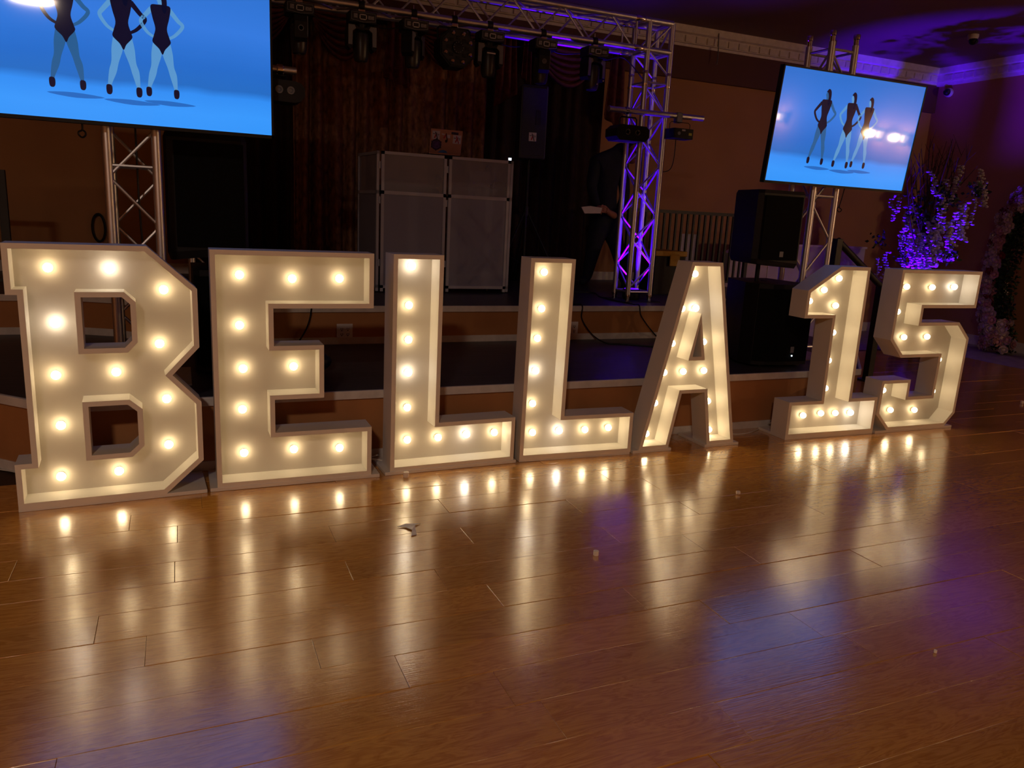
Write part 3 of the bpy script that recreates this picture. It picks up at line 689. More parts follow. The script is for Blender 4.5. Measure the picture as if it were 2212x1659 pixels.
def swag(label, x0, x1, ztop, drop, y, seed):
    """a draped valance: stacked sagging folds"""
    nu, nv = 26, 40; vs, fs = [], []
    for j in range(nv+1):
        v = j/nv
        for i in range(nu+1):
            u = i/nu; sag = 4*u*(1-u)
            z = ztop-0.03*v-drop*v*sag**0.85
            bulge = 0.045*math.sin(v*math.pi*13)*sag**0.5+0.07*sag
            vs.append((x0+(x1-x0)*(u+0.10*(u-0.5)*(-v)), y-bulge-0.02*v, z))
    for j in range(nv):
        for i in range(nu): a = j*(nu+1)+i; fs.append((a, a+1, a+nu+2, a+nu+1))
    o = MB().add(vs, fs).build('curtain_swag', M_SWAG, None, True, angle=180)
    o.modifiers.new('solid', 'SOLIDIFY').thickness = 0.008
    tag(o, label, 'valance', 'swags along the top of the stage curtain')
def tail(label, xc, w_, ztop, zl, zr, y, seed):
    """gathered tail of a valance, cut on a slant"""
    nu, nv = 24, 10; vs, fs = [], []; rr = random.Random(seed); p = rr.uniform(0, 6)
    for j in range(nv+1):
        v = j/nv
        for i in range(nu+1):
            u = i/nu; zb_ = zl+(zr-zl)*u
            vs.append((xc+(u-0.5)*w_*(0.7+0.3*v), y-0.035*math.sin(u*math.pi*5+p)-0.02, ztop+(zb_-ztop)*v))
    for j in range(nv):
        for i in range(nu): a = j*(nu+1)+i; fs.append((a, a+1, a+nu+2, a+nu+1))
    o = MB().add(vs, fs).build('curtain_tail', M_SWAG, None, True, angle=180)
    o.modifiers.new('solid', 'SOLIDIFY').thickness = 0.008
    tag(o, label, 'valance', 'gathered tails between the swags')
swag('red brown damask swag draped over the golden curtain at its outer end', 1.22, 1.86, 3.28, 0.40, 8.14, 1)
swag('red brown damask swag draped behind the round eight lens light', 2.24, 3.02, 3.28, 0.36, 8.14, 2)
swag('red brown damask swag with deep folds above the tripod loudspeaker', 3.55, 4.42, 3.30, 0.42, 8.12, 3)
swag('dark damask swag hidden behind the large screen edge', 0.25, 1.10, 3.28, 0.40, 8.14, 4)
tail('gathered damask tail hanging across the middle of the golden curtain', 2.08, 0.26, 3.27, 2.74, 2.66, 8.10, 5)
tail('gathered damask tail hanging at the join of golden and dark red curtains', 3.28, 0.24, 3.27, 2.58, 2.72, 8.10, 6)
tail('long gathered damask tail hanging in front of the bare brown wall', 4.66, 0.30, 3.28, 2.62, 2.40, 8.16, 7)
tail('narrow gathered damask tail hanging beside the dark red curtain edge', 3.50, 0.14, 3.27, 2.92, 2.80, 8.08, 8)

# ------------------------------------------------------------------ lights on the gantry
def light_clamp(t, dz=0.0):
    MB().lathe([(0.030, -0.022), (0.034, -0.018), (0.034, 0.018), (0.030, 0.022)], (0, 0, 0), 14, Matrix.Rotation(R(90), 4, 'Y')).build('clamp', M_BLACK, t, True)
    MB().box((-0.024, -0.03, -0.055+dz), (0.024, 0.03, -0.030), ch=0.003).build('clamp_plate', M_CHROME, t)
    MB().tube((0.0, 0.0, 0.03), (0.0, 0.0, 0.062), 0.004, n=6).build('clamp_bolt', M_CHROME, t)
head_prof = [(0.020, -0.400), (0.046, -0.396), (0.052, -0.385), (0.058, -0.36), (0.062, -0.28), (0.062, -0.235), (0.055, -0.20), (0.036, -0.182), (0.010, -0.178)]
def moving_head(x, label, pan, tilt=0.0, logo=False, bar=False, blue=False):
    t = thing('moving_head_light', label, 'stage light', (x, TY, BZ), 0, 'moving head lights on the gantry')
    light_clamp(t)
    MB().prism([(-0.10, -0.085), (0.10, -0.085), (0.10, 0.06), (0.07, 0.085), (-0.07, 0.085), (-0.10, 0.06)], -0.135, -0.058).build('base_housing', M_BLACK, t)
    fp = MB().prism_y([(-0.090, -0.066), (0.090, -0.066), (0.090, -0.120), (0.0, -0.132), (-0.090, -0.120)], -0.0875, -0.085).build('control_panel', M_HOLE, t)
    e = MB()
    for a, b in (((-0.090, -0.066), (0.090, -0.066)), ((0.090, -0.066), (0.090, -0.120)), ((0.090, -0.120), (0.0, -0.132)), ((0.0, -0.132), (-0.090, -0.120)), ((-0.090, -0.120), (-0.090, -0.066))):
        e.tube((a[0], -0.0885, a[1]), (b[0], -0.0885, b[1]), 0.0022, n=5)
    e.build('panel_rim', M_GREY, fp)
    e = MB()
    for a, b in (((-0.026, -0.080), (0.022, -0.080)), ((0.022, -0.080), (0.022, -0.112)), ((0.022, -0.112), (-0.026, -0.112)), ((-0.026, -0.112), (-0.026, -0.080))):
        e.box((min(a[0], b[0])-0.003, -0.0892, min(a[1], b[1])-0.003), (max(a[0], b[0])+0.003, -0.0878, max(a[1], b[1])+0.003))
    e.build('display', M_LGREY, fp)
    MB().box((-0.072, -0.089, -0.108), (-0.045, -0.0878, -0.078)).build('label_print', mat('dim label print', (0.2, 0.2, 0.23), 0.5, var=0.5, vscale=150), fp)
    MB().box((0.036, -0.089, -0.108), (0.080, -0.0878, -0.084)).build('label_print', mat('dim label print', (0.2, 0.2, 0.23)), fp)
    y = link('yoke', MB().prism_y([(-0.105, -0.145), (-0.06, -0.145), (-0.03, -0.16), (0.03, -0.16), (0.06, -0.145), (0.105, -0.145), (0.115, -0.19), (0.112, -0.30), (0.09, -0.325), (0.072, -0.30), (0.072, -0.20), (0.05, -0.175), (-0.05, -0.175), (-0.072, -0.20), (-0.072, -0.30), (-0.09, -0.325), (-0.112, -0.30), (-0.115, -0.19)], -0.045, 0.045).mesh('yoke', M_BLACK), t, (0, 0, 0), (0, 0, pan))
    for s in (-1, 1):
        MB().prism_y([(s*0.108, -0.150), (s*0.062, -0.150), (s*0.050, -0.172), (s*0.076, -0.192), (s*0.078, -0.29), (s*0.108, -0.29)], -0.050, -0.045).build('yoke_cover', M_GREY, y)
        if logo: MB().lathe([(0.020, 0), (0.020, 0.003), (0.015, 0.003), (0.015, 0.0)], (s*0.115, 0, -0.235), 14, Matrix.Rotation(R(90), 4, 'Y')).build('emblem_ring', M_GREY, y)
    MB().lathe([(0.035, -0.178), (0.038, -0.135)], n=14).build('yoke_bearing', M_BLACK, y, True)
    h = MB().lathe(head_prof, n=20).build('lamp_head', mat('satin black head', (0.018, 0.019, 0.022), 0.35, var=0.1), y, True, angle=35)
    MB().lathe([(0.030, -0.4015), (0.030, -0.3995)], n=16).build('lens', mat('dark glass lens', (0.02, 0.02, 0.03), 0.05, var=0.05) if not blue else M_BLENS, h)
    if bar: MB().box((-0.036, -0.066, -0.226), (0.036, -0.055, -0.216)).build('reflective_bar', M_LGREY, h)
    return t
moving_head(0.874, 'moving head light seen side-on right beside the large screen', R(90), logo=True)
moving_head(1.334, 'moving head light with pale yoke in front of the outer damask swag', R(3))
moving_head(1.743, 'moving head light with dark turned yoke over the golden curtain', R(48))
moving_head(2.378, 'moving head light with white bar on its head next to round eight lens light', R(0), bar=True)
moving_head(2.855, 'moving head light turned side-on above the tripod loudspeaker', R(78), logo=True)
mh = moving_head(3.344, 'moving head light hanging next to the truss tower', R(20))
for x, y, z in ((-0.075, -0.05, -0.305), (0.085, -0.05, -0.318), (0.02, -0.062, -0.352)): MB().ball((x, y, z), 0.008).build('glint_ball', M_CHROME, mh)  # added chrome balls standing in for blue glints on the head's edges
c8 = at_y(984, 112, 6.15)
t = thing('eight_lens_light', 'round black effect light with eight chrome lenses hanging on the gantry', 'stage light', (2.075, TY, BZ))
light_clamp(t)
e = MB(); e.path([(-0.135, -0.02, -0.22), (-0.135, 0, -0.075), (-0.12, 0, -0.062), (0.12, 0, -0.062), (0.135, 0, -0.075), (0.135, -0.02, -0.22)], 0.008, 6, 1); e.build('bracket', M_BLACK, t)
CZ = -0.225; oc = [(0.155*math.cos(R(22.5+45*k)), CZ+0.155*math.sin(R(22.5+45*k))) for k in range(8)]
MB().prism_y(oc, -0.11, 0.06).build('housing', M_BLACK, t)
MB().prism_y([(x*0.9, CZ+(z-CZ)*0.9) for x, z in oc], -0.118, -0.11).build('face_plate', mat('gloss black plate', (0.010, 0.010, 0.012), 0.6, var=0.1), t)
for k in range(8):
    a = R(22.5+45*k); x, z = 0.110*math.cos(a), CZ+0.110*math.sin(a)
    l_ = MB().lathe([(0.014, 0), (0.016, 0.012), (0.011, 0.018)], (x, -0.118, z), 12, Matrix.Rotation(R(90), 4, 'X')).build('lens', M_CHROME, t, True)
    b = R(45*k); MB().box((0.075*math.cos(b)-0.015, -0.124, CZ+0.075*math.sin(b)-0.012), (0.075*math.cos(b)+0.015, -0.118, CZ+0.075*math.sin(b)+0.012), ch=0.002).build('vent_block', M_BLACK, t)
hub = MB().lathe([(0.048, 0), (0.046, 0.014), (0.03, 0.018)], (0, -0.118, CZ), 20, Matrix.Rotation(R(90), 4, 'X')).build('hub', M_BLACK, t, True)
for k in range(12):
    a = R(30*k); MB().ball((0.038*math.cos(a), -0.135, CZ+0.038*math.sin(a)), 0.0025, 6, 4).build('hub_stud', M_LGREY, hub)
# cross bar on the tower with two small effect lights
bar_o = MB().tube((3.50, 6.215, 2.407), (4.50, 6.215, 2.413), 0.024, n=14).tube((3.499, 6.215, 2.407), (3.51, 6.215, 2.407), 0.027, n=14).build('cross_bar', M_ALU, None, True)
tag(bar_o, 'silver pipe clamped across the truss tower carrying two small lights', 'pipe')
p = at_y(1355, 289, 6.17)
t = thing('effect_light', 'wide black effect light with chamfered ends under the tower cross bar', 'stage light', (p.x, 6.17, 2.407))
dz = p.z-2.407
MB().prism_y([(-0.165, dz-0.035), (-0.13, dz-0.066), (0.13, dz-0.066), (0.165, dz-0.03), (0.165, dz+0.035), (0.13, dz+0.062), (-0.12, dz+0.066), (-0.165, dz+0.03)], -0.10, 0.10).build('housing', M_BLACK, t)
for x in (-0.055, 0.045): MB().lathe([(0.026, 0), (0.026, 0.005), (0.018, 0.005), (0.012, -0.004)], (x, -0.10, dz+0.005), 14, Matrix.Rotation(R(90), 4, 'X')).build('lens', mat('facetted lens', (0.35, 0.33, 0.3), 0.2, 0.8, var=0.9, vscale=130), t, True)
MB().path([(-0.085, 0, dz+0.04), (-0.085, 0, -0.075), (-0.07, 0, -0.06), (0.07, 0, -0.06), (0.085, 0, -0.075), (0.085, 0, dz+0.04)], 0.007, 6, 1).build('bracket', M_BLACK, t)
MB().lathe([(0.026, -0.02), (0.033, -0.016), (0.033, 0.016), (0.026, 0.02)], (0.0, 0.045, 0), 14, Matrix.Rotation(R(90), 4, 'Y')).build('clamp', M_CHROME, t, True)
p = at_y(1467, 290, 6.17)
t = thing('laser_box', 'small black laser box with yellow warning tag under the tower cross bar', 'stage light', (p.x, 6.17, 2.412))
dz = p.z-2.412
MB().box((-0.105, -0.07, dz-0.045), (0.105, 0.07, dz+0.045), ch=0.005).build('housing', M_BLACK, t)
MB().box((0.055, -0.0715, dz-0.012), (0.088, -0.0695, dz+0.010)).build('warning_tag', mat('yellow tag print', lin((190, 190, 60)), 0.5, var=0.1), t)
MB().box((-0.02, -0.0715, dz+0.022), (0.016, -0.0695, dz+0.036)).build('name_print', M_LGREY, t)
MB().lathe([(0.016, 0), (0.016, 0.004)], (-0.05, -0.07, dz), 12, Matrix.Rotation(R(90), 4, 'X')).build('lens', M_GREY, t, True)
MB().path([(-0.108, 0, dz), (-0.110, 0, -0.075), (-0.09, 0, -0.06), (0.09, 0, -0.06), (0.110, 0, -0.075), (0.108, 0, dz)], 0.003, 6, 1).build('bracket', M_BLACK, t)
MB().box((-0.025, 0.015, -0.062), (0.035, 0.075, 0.028), ch=0.008).build('clamp', M_GREY, t)
# the same kind of bar behind the large screen
bar_l = MB().tube((-0.05, 4.945, 2.223), (0.672, 4.945, 2.223), 0.022, n=14).build('cross_bar', M_ALU, None, True)
tag(bar_l, 'silver pipe poking out from behind the large screen edge', 'pipe')
t = thing('effect_light', 'rounded dark effect light with small lenses poking out behind the large screen', 'stage light', (0.56, 4.93, 2.223))
MB().prism_y([(-0.14, -0.185), (0.09, -0.19), (0.125, -0.178), (0.145, -0.15), (0.145, -0.11), (0.125, -0.082), (0.09, -0.072), (-0.14, -0.066)], -0.10, 0.08).build('housing', M_BLACK, t)
for x in (0.0, 0.065): MB().lathe([(0.022, 0), (0.022, 0.006), (0.014, 0.006), (0.008, 0.001)], (x, -0.10, -0.125), 14, Matrix.Rotation(R(90), 4, 'X')).build('lens', M_GREY, t, True)
MB().path([(-0.02, -0.01, -0.07), (-0.02, 0, -0.035), (0.05, 0, -0.035), (0.05, -0.01, -0.07)], 0.006, 6, 1).build('bracket', M_BLACK, t)
MB().lathe([(0.024, -0.02), (0.03, -0.015), (0.03, 0.015), (0.024, 0.02)], (0.02, 0.015, 0), 14, Matrix.Rotation(R(90), 4, 'Y')).build('clamp', M_CHROME, t, True)
# cables draped along the beam
def cable(name, label, pts, r, m=M_RUBBER, sm=6, cat='cable'):
    return tag(MB().path(pts, r, 6, sm).build(name, m, None, True, angle=60), label, cat)
pts_ = [(0.60, TY+0.10, 2.90)]
for a_, b_ in zip((0.874, 1.334, 1.743, 2.075, 2.378, 2.855, 3.344), (1.334, 1.743, 2.075, 2.378, 2.855, 3.344, 3.70)):
    pts_ += [(a_, TY+0.096, 2.865), ((a_+b_)/2, TY+0.125, 2.835)]
cable('lighting_cable', 'black cable sagging along the gantry beam between the moving head lights', pts_+[(3.72, TY+0.12, 2.87), (3.95, TY+0.12, 2.70)], 0.005)
cable('tower_cable', 'black cable running down inside the truss tower', [(3.98, TY+0.14, 2.80), (3.99, TY+0.15, 2.3), (4.02, TY+0.17, 1.9), (4.0, TY+0.2, 1.4), (4.02, TY+0.22, 1.0), (4.05, TY+0.27, Z2+0.012)], 0.006)
cable('laser_cable', 'thin black lead hanging from the laser box to the tower', [tuple(at_y(1460, 302, 6.20)), tuple(at_y(1456, 340, 6.2)), tuple(at_y(1450, 362, 6.22)), tuple(at_y(1440, 370, 6.24)), tuple(at_y(1424, 371, 6.27))], 0.004)

# blue wash light at the foot of the tower
t = thing('par_light', 'small blue wash light glowing inside the foot of the truss tower', 'stage light', (TX+0.12, TY+0.13, Z2+0.006))
MB().lathe([(0.075, 0.0), (0.085, 0.02), (0.085, 0.085), (0.078, 0.10)], n=20).build('housing', M_BLACK, t, True)
MB().lathe([(0.070, 0.10), (0.068, 0.104)], n=20).build('lens', M_BLENS, t)
lamp('wash_beam', 'SPOT', t, (0, 0, 0.13), 300, BLUE, (R(180), 0, 0), 0.05, R(84), 0.9)

# ------------------------------------------------------------------ booth facade and its gear
FY = 6.90
fac = thing('booth_facade', 'white folding booth facade with fabric panels standing on the stage', 'booth', (0, 0, 0))
def fpanel(p0, p1):
    a, b = Vector((*p0, 0)), Vector((*p1, 0)); d = b-a; L_ = d.length
    m_ = Matrix.Translation(a) @ Matrix.Rotation(math.atan2(d.y, d.x), 4, 'Z')
    z0, z1, zm, fr = Z2+0.012, 1.948, 1.600, 0.026
    f_ = MB().box((0, -0.012, z0), (fr, 0.012, z1), m_).box((L_-fr, -0.012, z0), (L_, 0.012, z1), m_).box((0, -0.012, z1-fr), (L_, 0.012, z1), m_).box((0, -0.012, z0+0.03), (L_, 0.012, z0+0.03+fr), m_).box((0, -0.012, zm-0.018), (L_, 0.012, zm+0.012), m_).build('panel_frame', M_FRAME, fac)
    MB().box((fr, -0.004, z0+0.03+fr), (L_-fr, 0.0, zm-0.018), m_).build('fabric_panel', M_FABRIC, f_)
    MB().box((fr, -0.002, zm+0.012), (L_-fr, 0.0, z1-fr), m_).build('scrim_panel', M_SCRIM, f_)
    for x in (0.012, L_-0.012): MB().tube(m_ @ Vector((x, 0, Z2)), m_ @ Vector((x, 0, z0)), 0.010, n=8).build('foot', M_BLACK, f_)
fpanel((1.655, FY), (2.255, FY)); fpanel((2.278, FY), (2.880, FY))
fpanel((1.585, FY+0.60), (1.630, FY+0.01)); fpanel((2.905, FY+0.01), (2.96, FY+0.60))
for z in (0.95, 1.5, 1.8):
    MB().tube((2.266, FY+0.008, z), (2.266, FY+0.008, z+0.06), 0.010, n=8).build('hinge', M_FRAME, fac)
    MB().tube((1.643, FY+0.008, z), (1.643, FY+0.008, z+0.06), 0.010, n=8).build('hinge', M_FRAME, fac)
t = thing('booth_table', 'black topped table standing behind the white booth facade', 'table', (2.27, 7.35, Z2))
MB().box((-0.55, -0.28, 0.87), (0.55, 0.28, 0.90), ch=0.004).build('table_top', M_BLACK, t)
MB().box((-0.55, -0.283, 0.885), (0.55, -0.28, 0.905)).build('table_edge', M_LGREY, t)
for x in (-0.5, 0.5):
    for y in (-0.24, 0.24): MB().tube((x, y, 0), (x, y, 0.87), 0.016, n=8).build('leg', M_BLACK, t)
t = thing('mixer', 'black mixing desk on the booth table behind the scrim', 'mixer', (2.02, 7.22, Z2+0.90))
MB().box((-0.28, -0.12, 0), (0.20, 0.16, 0.06), ch=0.006).build('body', M_BLACK, t)
for k in range(8): MB().lathe([(0.013, 0.06), (0.011, 0.078)], (-0.24+0.055*k, 0.05, 0), 10).build('knob', M_LGREY, t)
t = thing('equipment_box', 'small white box with a logo sticker on the booth table', 'box', (2.70, 7.25, Z2+0.90))
MB().box((-0.12, -0.05, 0), (0.10, 0.08, 0.24), ch=0.006).build('body', M_WHITEP, t)
logo_sticker(t, (0.02, 0.075), 0.085, 0.085, -0.0512)
t = thing('laptop_stand', 'black folding laptop stand on the booth table', 'stand', (2.36, 7.38, Z2+0.90))
for x in (-0.13, 0.13): MB().tube((x, -0.02, 0.0), (x, 0.0, 0.36), 0.009, n=8).tube((x, -0.10, 0.006), (x, 0.12, 0.006), 0.009, n=8).build('upright', M_BLACK, t)
MB().box((-0.16, -0.10, 0.36), (0.16, 0.12, 0.372), ch=0.002).build('shelf', M_BLACK, t)
t = thing('laptop', 'open rose gold laptop covered with stickers above the booth facade', 'laptop', (2.36, 7.385, Z2+0.90+0.373))
MB().box((-0.156, -0.10, 0), (0.156, 0.12, 0.014), ch=0.003).build('keyboard_base', M_LAPTOP, t)
lid = MB().box((-0.156, -0.004, 0), (0.156, 0.003, 0.216), ch=0.002).build('lid', M_LAPTOP, t, loc=(0, -0.10, 0.014), rot=(R(12), 0, 0))
MB().prism_y([(0.012*math.cos(R(30*k))*(1+0.12*math.cos(R(90*k))), 0.112+0.014*math.sin(R(30*k))) for k in range(12)], -0.0052, -0.0038).build('emblem', M_HOLE, lid)
for cx, cz, w_, h_ in ((-0.105, 0.160, 0.075, 0.075), (0.105, 0.135, 0.080, 0.078)):
    def _st(c, ww, hh, dy):
        x0, z0 = c
        MB().box((x0-ww/2, dy, z0-hh/2), (x0+ww/2, dy+0.0012, z0+hh/2)).build('sticker', M_STICK, lid)
        def bar(a, b, wd, m, k):
            a, b = Vector(a), Vector(b); d = (b-a).normalized(); nn = Vector((-d.y, d.x))*wd/2
            MB().prism_y([(a.x+nn.x, a.y+nn.y), (a.x-nn.x, a.y-nn.y), (b.x-nn.x, b.y-nn.y), (b.x+nn.x, b.y+nn.y)], dy-0.0006*k, dy).build('sticker_print', m, lid)
        X = lambda u, v: (x0+u*ww, z0+v*hh)
        bar(X(-0.17, -0.36), X(0.02, 0.10), 0.16*ww, M_SRED, 1); bar(X(0.24, -0.46), X(-0.10, 0.38), 0.11*ww, M_SRED if x0 > 0 else M_SNAVY, 2)
        bar(X(0.02, 0.0), X(0.12, 0.30), 0.05*ww, M_SNAVY, 1); bar(X(-0.42, 0.14), X(-0.1, 0.14), 0.07*hh, M_SNAVY, 1)
        bar(X(0.12, 0.10), X(0.42, 0.10), 0.07*hh, M_SNAVY, 1); bar(X(0.17, -0.06), X(0.42, -0.06), 0.06*hh, M_SBLUE, 1)
    _st((cx, cz), w_, h_, -0.0055)
def lbar(pts, m, k=1): MB().prism_y(pts, -0.0042-0.0008*k, -0.0036).build('sticker', m, lid)
lbar([(-0.050, 0.168), (-0.022, 0.165), (-0.022, 0.178), (-0.050, 0.180)], M_STICK); lbar([(0.0, 0.142), (0.036, 0.140), (0.036, 0.172), (0.004, 0.172)], M_STICK)
lbar([(-0.034, 0.138), (-0.022, 0.134), (0.002, 0.172), (-0.008, 0.178)], M_SRED, 2); lbar([(0.004, 0.122), (0.016, 0.118), (-0.004, 0.184), (-0.012, 0.182)], M_SNAVY, 3)
lbar([(0.045, 0.178), (0.115, 0.176), (0.115, 0.198), (0.045, 0.200)], M_SNAVY)
hexp = []
for k in range(36):
    a = R(10*k+90); rad = 0.050+0.010*(max(0, math.cos(6*(a-R(90))))**6); hexp.append((-0.095+rad*math.cos(a), 0.075+rad*math.sin(a)))
lbar(hexp, M_SNAVY, 2)
lbar([(-0.095+0.043*math.cos(R(60*k+90)), 0.075+0.043*math.sin(R(60*k+90))) for k in range(6)], M_SPURP, 3)
lbar([(-0.075, 0.004), (0.02, 0.004), (0.012, 0.020), (-0.02, 0.030), (-0.05, 0.024)], M_SBLUE, 2)
t = thing('wireless_receiver', 'tiny lit white gadget on the top corner of the booth facade', 'gadget', (2.868, FY, 1.948))
MB().box((-0.018, -0.012, 0), (0.018, 0.012, 0.03), ch=0.004).build('body', M_FRAME, t); MB().box((-0.014, -0.0135, 0.006), (0.014, -0.0115, 0.026)).build('indicator_light', M_LED, t)

# ------------------------------------------------------------------ railings, half wall, tote, outlets
def railing(label, p0, p1, zb_, h, step=0.108):
    a, b = Vector((*p0, 0)), Vector((*p1, 0)); d = b-a; L_ = d.length; t = thing('railing', label, 'railing', (a.x, a.y, zb_), math.atan2(d.y, d.x))
    MB().box((0, -0.02, h-0.035), (L_, 0.02, h)).build('top_rail', M_RAIL, t); MB().box((0, -0.012, 0.08), (L_, 0.012, 0.105)).build('bottom_rail', M_RAIL, t)
    me = MB().box((-0.011, -0.011, 0.105), (0.011, 0.011, h-0.035)).mesh('baluster', M_RAIL)
    for k in range(int(L_/step)): link('baluster', me, t, (0.06+step*k, 0, 0))
    for x in (0, L_): MB().box((x-0.022, -0.022, 0), (x+0.022, 0.022, h)).build('post', M_RAIL, t)
railing('black railing with upright bars on the stage behind the letter A', (4.55, 7.45), (6.20, 7.45), Z2, 0.885, 0.0795)
railing('black railing post and bars behind the letter B edge', (-2.6, 6.75), (-1.165, 6.75), Z2, 0.885, 0.0795)
hw = thing('half_wall', 'white half wall with a sloped end behind the truss totem', 'half wall', (0, 0, 0))
MB().prism_y([(6.30, 0), (8.59, 0), (8.59, 1.235), (6.62, 1.235), (6.30, 1.10)], 7.90, 7.98).build('panel', M_WHITEP, hw)
MB().prism_y([(6.29, 1.10), (6.61, 1.237), (8.60, 1.237), (8.60, 1.262), (6.60, 1.262), (6.285, 1.125)], 7.88, 8.00).build('cap', M_TRIM, hw)
for x in (6.95, 7.5, 8.05): MB().box((x-0.006, 7.893, 0.1), (x+0.006, 7.90, 1.2)).build('batten', M_TRIM, hw)
bd = MB().box((-0.14, 0, 0), (0.14, 0.02, 0.62)).build('white_board', M_WHITEP, None, loc=(5.78, 8.02, Z2)); tag(bd, 'narrow white board standing upright behind the black stage railing', 'board')
hr = thing('handrail', 'black sloping handrail with two posts between numerals 1 and 5', 'handrail', (0, 0, 0))
MB().tube((5.72, 5.60, 1.375), (6.37, 5.58, 0.935), 0.032, n=10).build('rail', M_RAIL, hr, True)
MB().box((6.315, 5.545, 0), (6.385, 5.615, 0.95), ch=0.004).build('post', M_RAIL, hr)
MB().box((5.685, 5.565, Z1), (5.755, 5.635, 1.39), ch=0.004).build('post', M_RAIL, hr)
MB().box((6.27, 5.50, 0), (6.43, 5.66, 0.012)).build('foot_plate', M_RAIL, hr)
t = thing('storage_tote', 'black storage tote with yellow lid and latch next to the truss tower', 'tote', (4.77, 7.10, Z2))
MB().prism([(-0.18, -0.18), (0.18, -0.18), (0.18, 0.18), (-0.18, 0.18)], 0, 0.40).build('body', M_BLACK, t)
MB().box((-0.20, -0.20, 0.40), (0.20, 0.20, 0.455), ch=0.008).build('lid', M_YELLOW, t)
MB().box((-0.02, -0.215, 0.30), (0.10, -0.199, 0.42), ch=0.005).build('latch', M_YELLOW, t)
def outlet(label, x, gang):
    w_ = 0.038+0.0235*(gang-1)
    t = thing('wall_outlet', label, 'outlet', (x, 5.93, 0.512))
    MB().box((-w_, -0.006, -0.062), (w_, 0.0, 0.062), ch=0.002).build('cover_plate', M_OUTLET, t)
    for g in range(gang):
        gx = (g-(gang-1)/2)*0.047
        for s in (-1, 1):
            r_ = MB().lathe([(0.017, 0), (0.016, 0.003)], (gx, -0.006, s*0.020), 14, Matrix.Rotation(R(90), 4, 'X')).build('receptacle', M_OUTLET, t, True)
            MB().box((gx-0.009, -0.0102, s*0.020-0.003), (gx-0.005, -0.0088, s*0.020+0.009)).box((gx+0.005, -0.0102, s*0.020-0.003), (gx+0.009, -0.0088, s*0.020+0.009)).box((gx-0.004, -0.0102, s*0.020-0.013), (gx+0.004, -0.0088, s*0.020-0.006)).build('slot', M_HOLE, r_)
outlet('white double outlet plate on the tan riser seen through the letter E', 1.15, 2)
outlet('white outlet plate on the tan riser partly behind the second letter L', 3.150, 1)

# ------------------------------------------------------------------ cables and litter
cable('stage_cable', 'black cable drooping from the stage edge down to the platform beside letter L', [tuple(at_z(1215, 632, Z2+.005)), tuple(at_z(1236, 655, Z2+.005)), (3.195, 5.892, 0.722), tuple(at_y(1256, 685, 5.885)), tuple(at_y(1266, 706, 5.87)), tuple(at_y(1284, 727, 5.86)), tuple(at_z(1310, 741, Z1+.0065)), tuple(at_z(1345, 743, Z1+.006)), tuple(at_z(1410, 748, Z1+.006)), tuple(at_z(1500, 752, Z1+.006))], 0.0065)
cable('power_cable', 'black cable crossing the stage past the tower feet and over the edge', [tuple(at_z(1180, 630, Z2+.005)), tuple(at_z(1276, 632, Z2+.005)), tuple(at_z(1296, 641, Z2+.005)), tuple(at_z(1325, 649, Z2+.007)), tuple(at_z(1352, 654, Z2+.012)), tuple(at_z(1368, 657, Z2+.009)), (3.775, 5.892, 0.722), tuple(at_y(1384, 680, 5.88)), tuple(at_y(1395, 698, 5.86)), tuple(at_y(1408, 715, 5.84)), tuple(at_y(1420, 728, 5.87)), tuple(at_z(1436, 738, Z1+.0065)), tuple(at_z(1475, 742, Z1+.0065))], 0.0065)
cable('riser_cable', 'thin black cable hanging on the tan riser seen through the letter E', [tuple(at_y(674, 650, 5.88)), tuple(at_y(671, 680, 5.90)), tuple(at_y(664, 705, 5.90)), tuple(at_y(652, 728, 5.895)), tuple(at_y(638, 743, 5.885)), tuple(at_z(600, 754, Z1+.0065))], 0.006)
cable('letter_cable', 'white cable on the floor running from the numeral 1 to the letter A', [tuple(at_y(1690, 905, 4.205)), tuple(at_y(1668, 912, 4.27)), tuple(at_z(1655, 919, 0.005)), tuple(at_z(1640, 926, 0.004)), tuple(at_z(1618, 935, 0.004)), tuple(at_z(1590, 938, 0.004)), tuple(at_z(1560, 935, 0.004))], 0.0045, M_WCABLE)
cable('letter_cable', 'white cable bundle on the floor between letters E and L', [(0.965, 4.26, 0.024), (0.985, 4.24, 0.045), (1.005, 4.22, 0.06), (1.02, 4.25, 0.05), (1.0, 4.29, 0.03), (0.965, 4.27, 0.024), (0.985, 4.23, 0.035), (1.03, 4.235, 0.0235), (1.06, 4.205, 0.03)], 0.004, M_WCABLE)
cable('floor_cable', 'thin white cable on the floor beside the letter B', [tuple(at_z(-60, 1005, 0.004)), tuple(at_z(0, 1014, 0.004)), tuple(at_z(34, 1020, 0.004)), (-0.55, 4.28, 0.004)], 0.004, M_WCABLE)
cable('cable_ring', 'black cable loop hanging below the large screen', [(-0.44, 4.72, 1.83), (-0.44, 4.72, 1.785), (-0.457, 4.72, 1.772), (-0.457, 4.72, 1.756), (-0.442, 4.72, 1.745), (-0.427, 4.72, 1.756), (-0.427, 4.72, 1.772), (-0.44, 4.72, 1.783)], 0.005)
cable('screen_cable', 'black cable with a ring hanging below the tilted screen', [tuple(at_y(1825, 405, 4.86)), tuple(at_y(1818, 430, 4.86)), tuple(at_y(1813, 447, 4.86)), tuple(at_y(1818, 453, 4.86)), tuple(at_y(1813, 458, 4.86)), tuple(at_y(1808, 452, 4.86)), tuple(at_y(1813, 446, 4.86))], 0.004)
cable('totem_cable', 'black cable hanging inside the totem beside the flowering tree', [(4.76, 4.99, 1.85), (4.77, 5.0, 1.4), (4.76, 4.98, 1.0), (4.78, 5.0, 0.6), (4.80, 4.99, Z1+0.014)], 0.006)
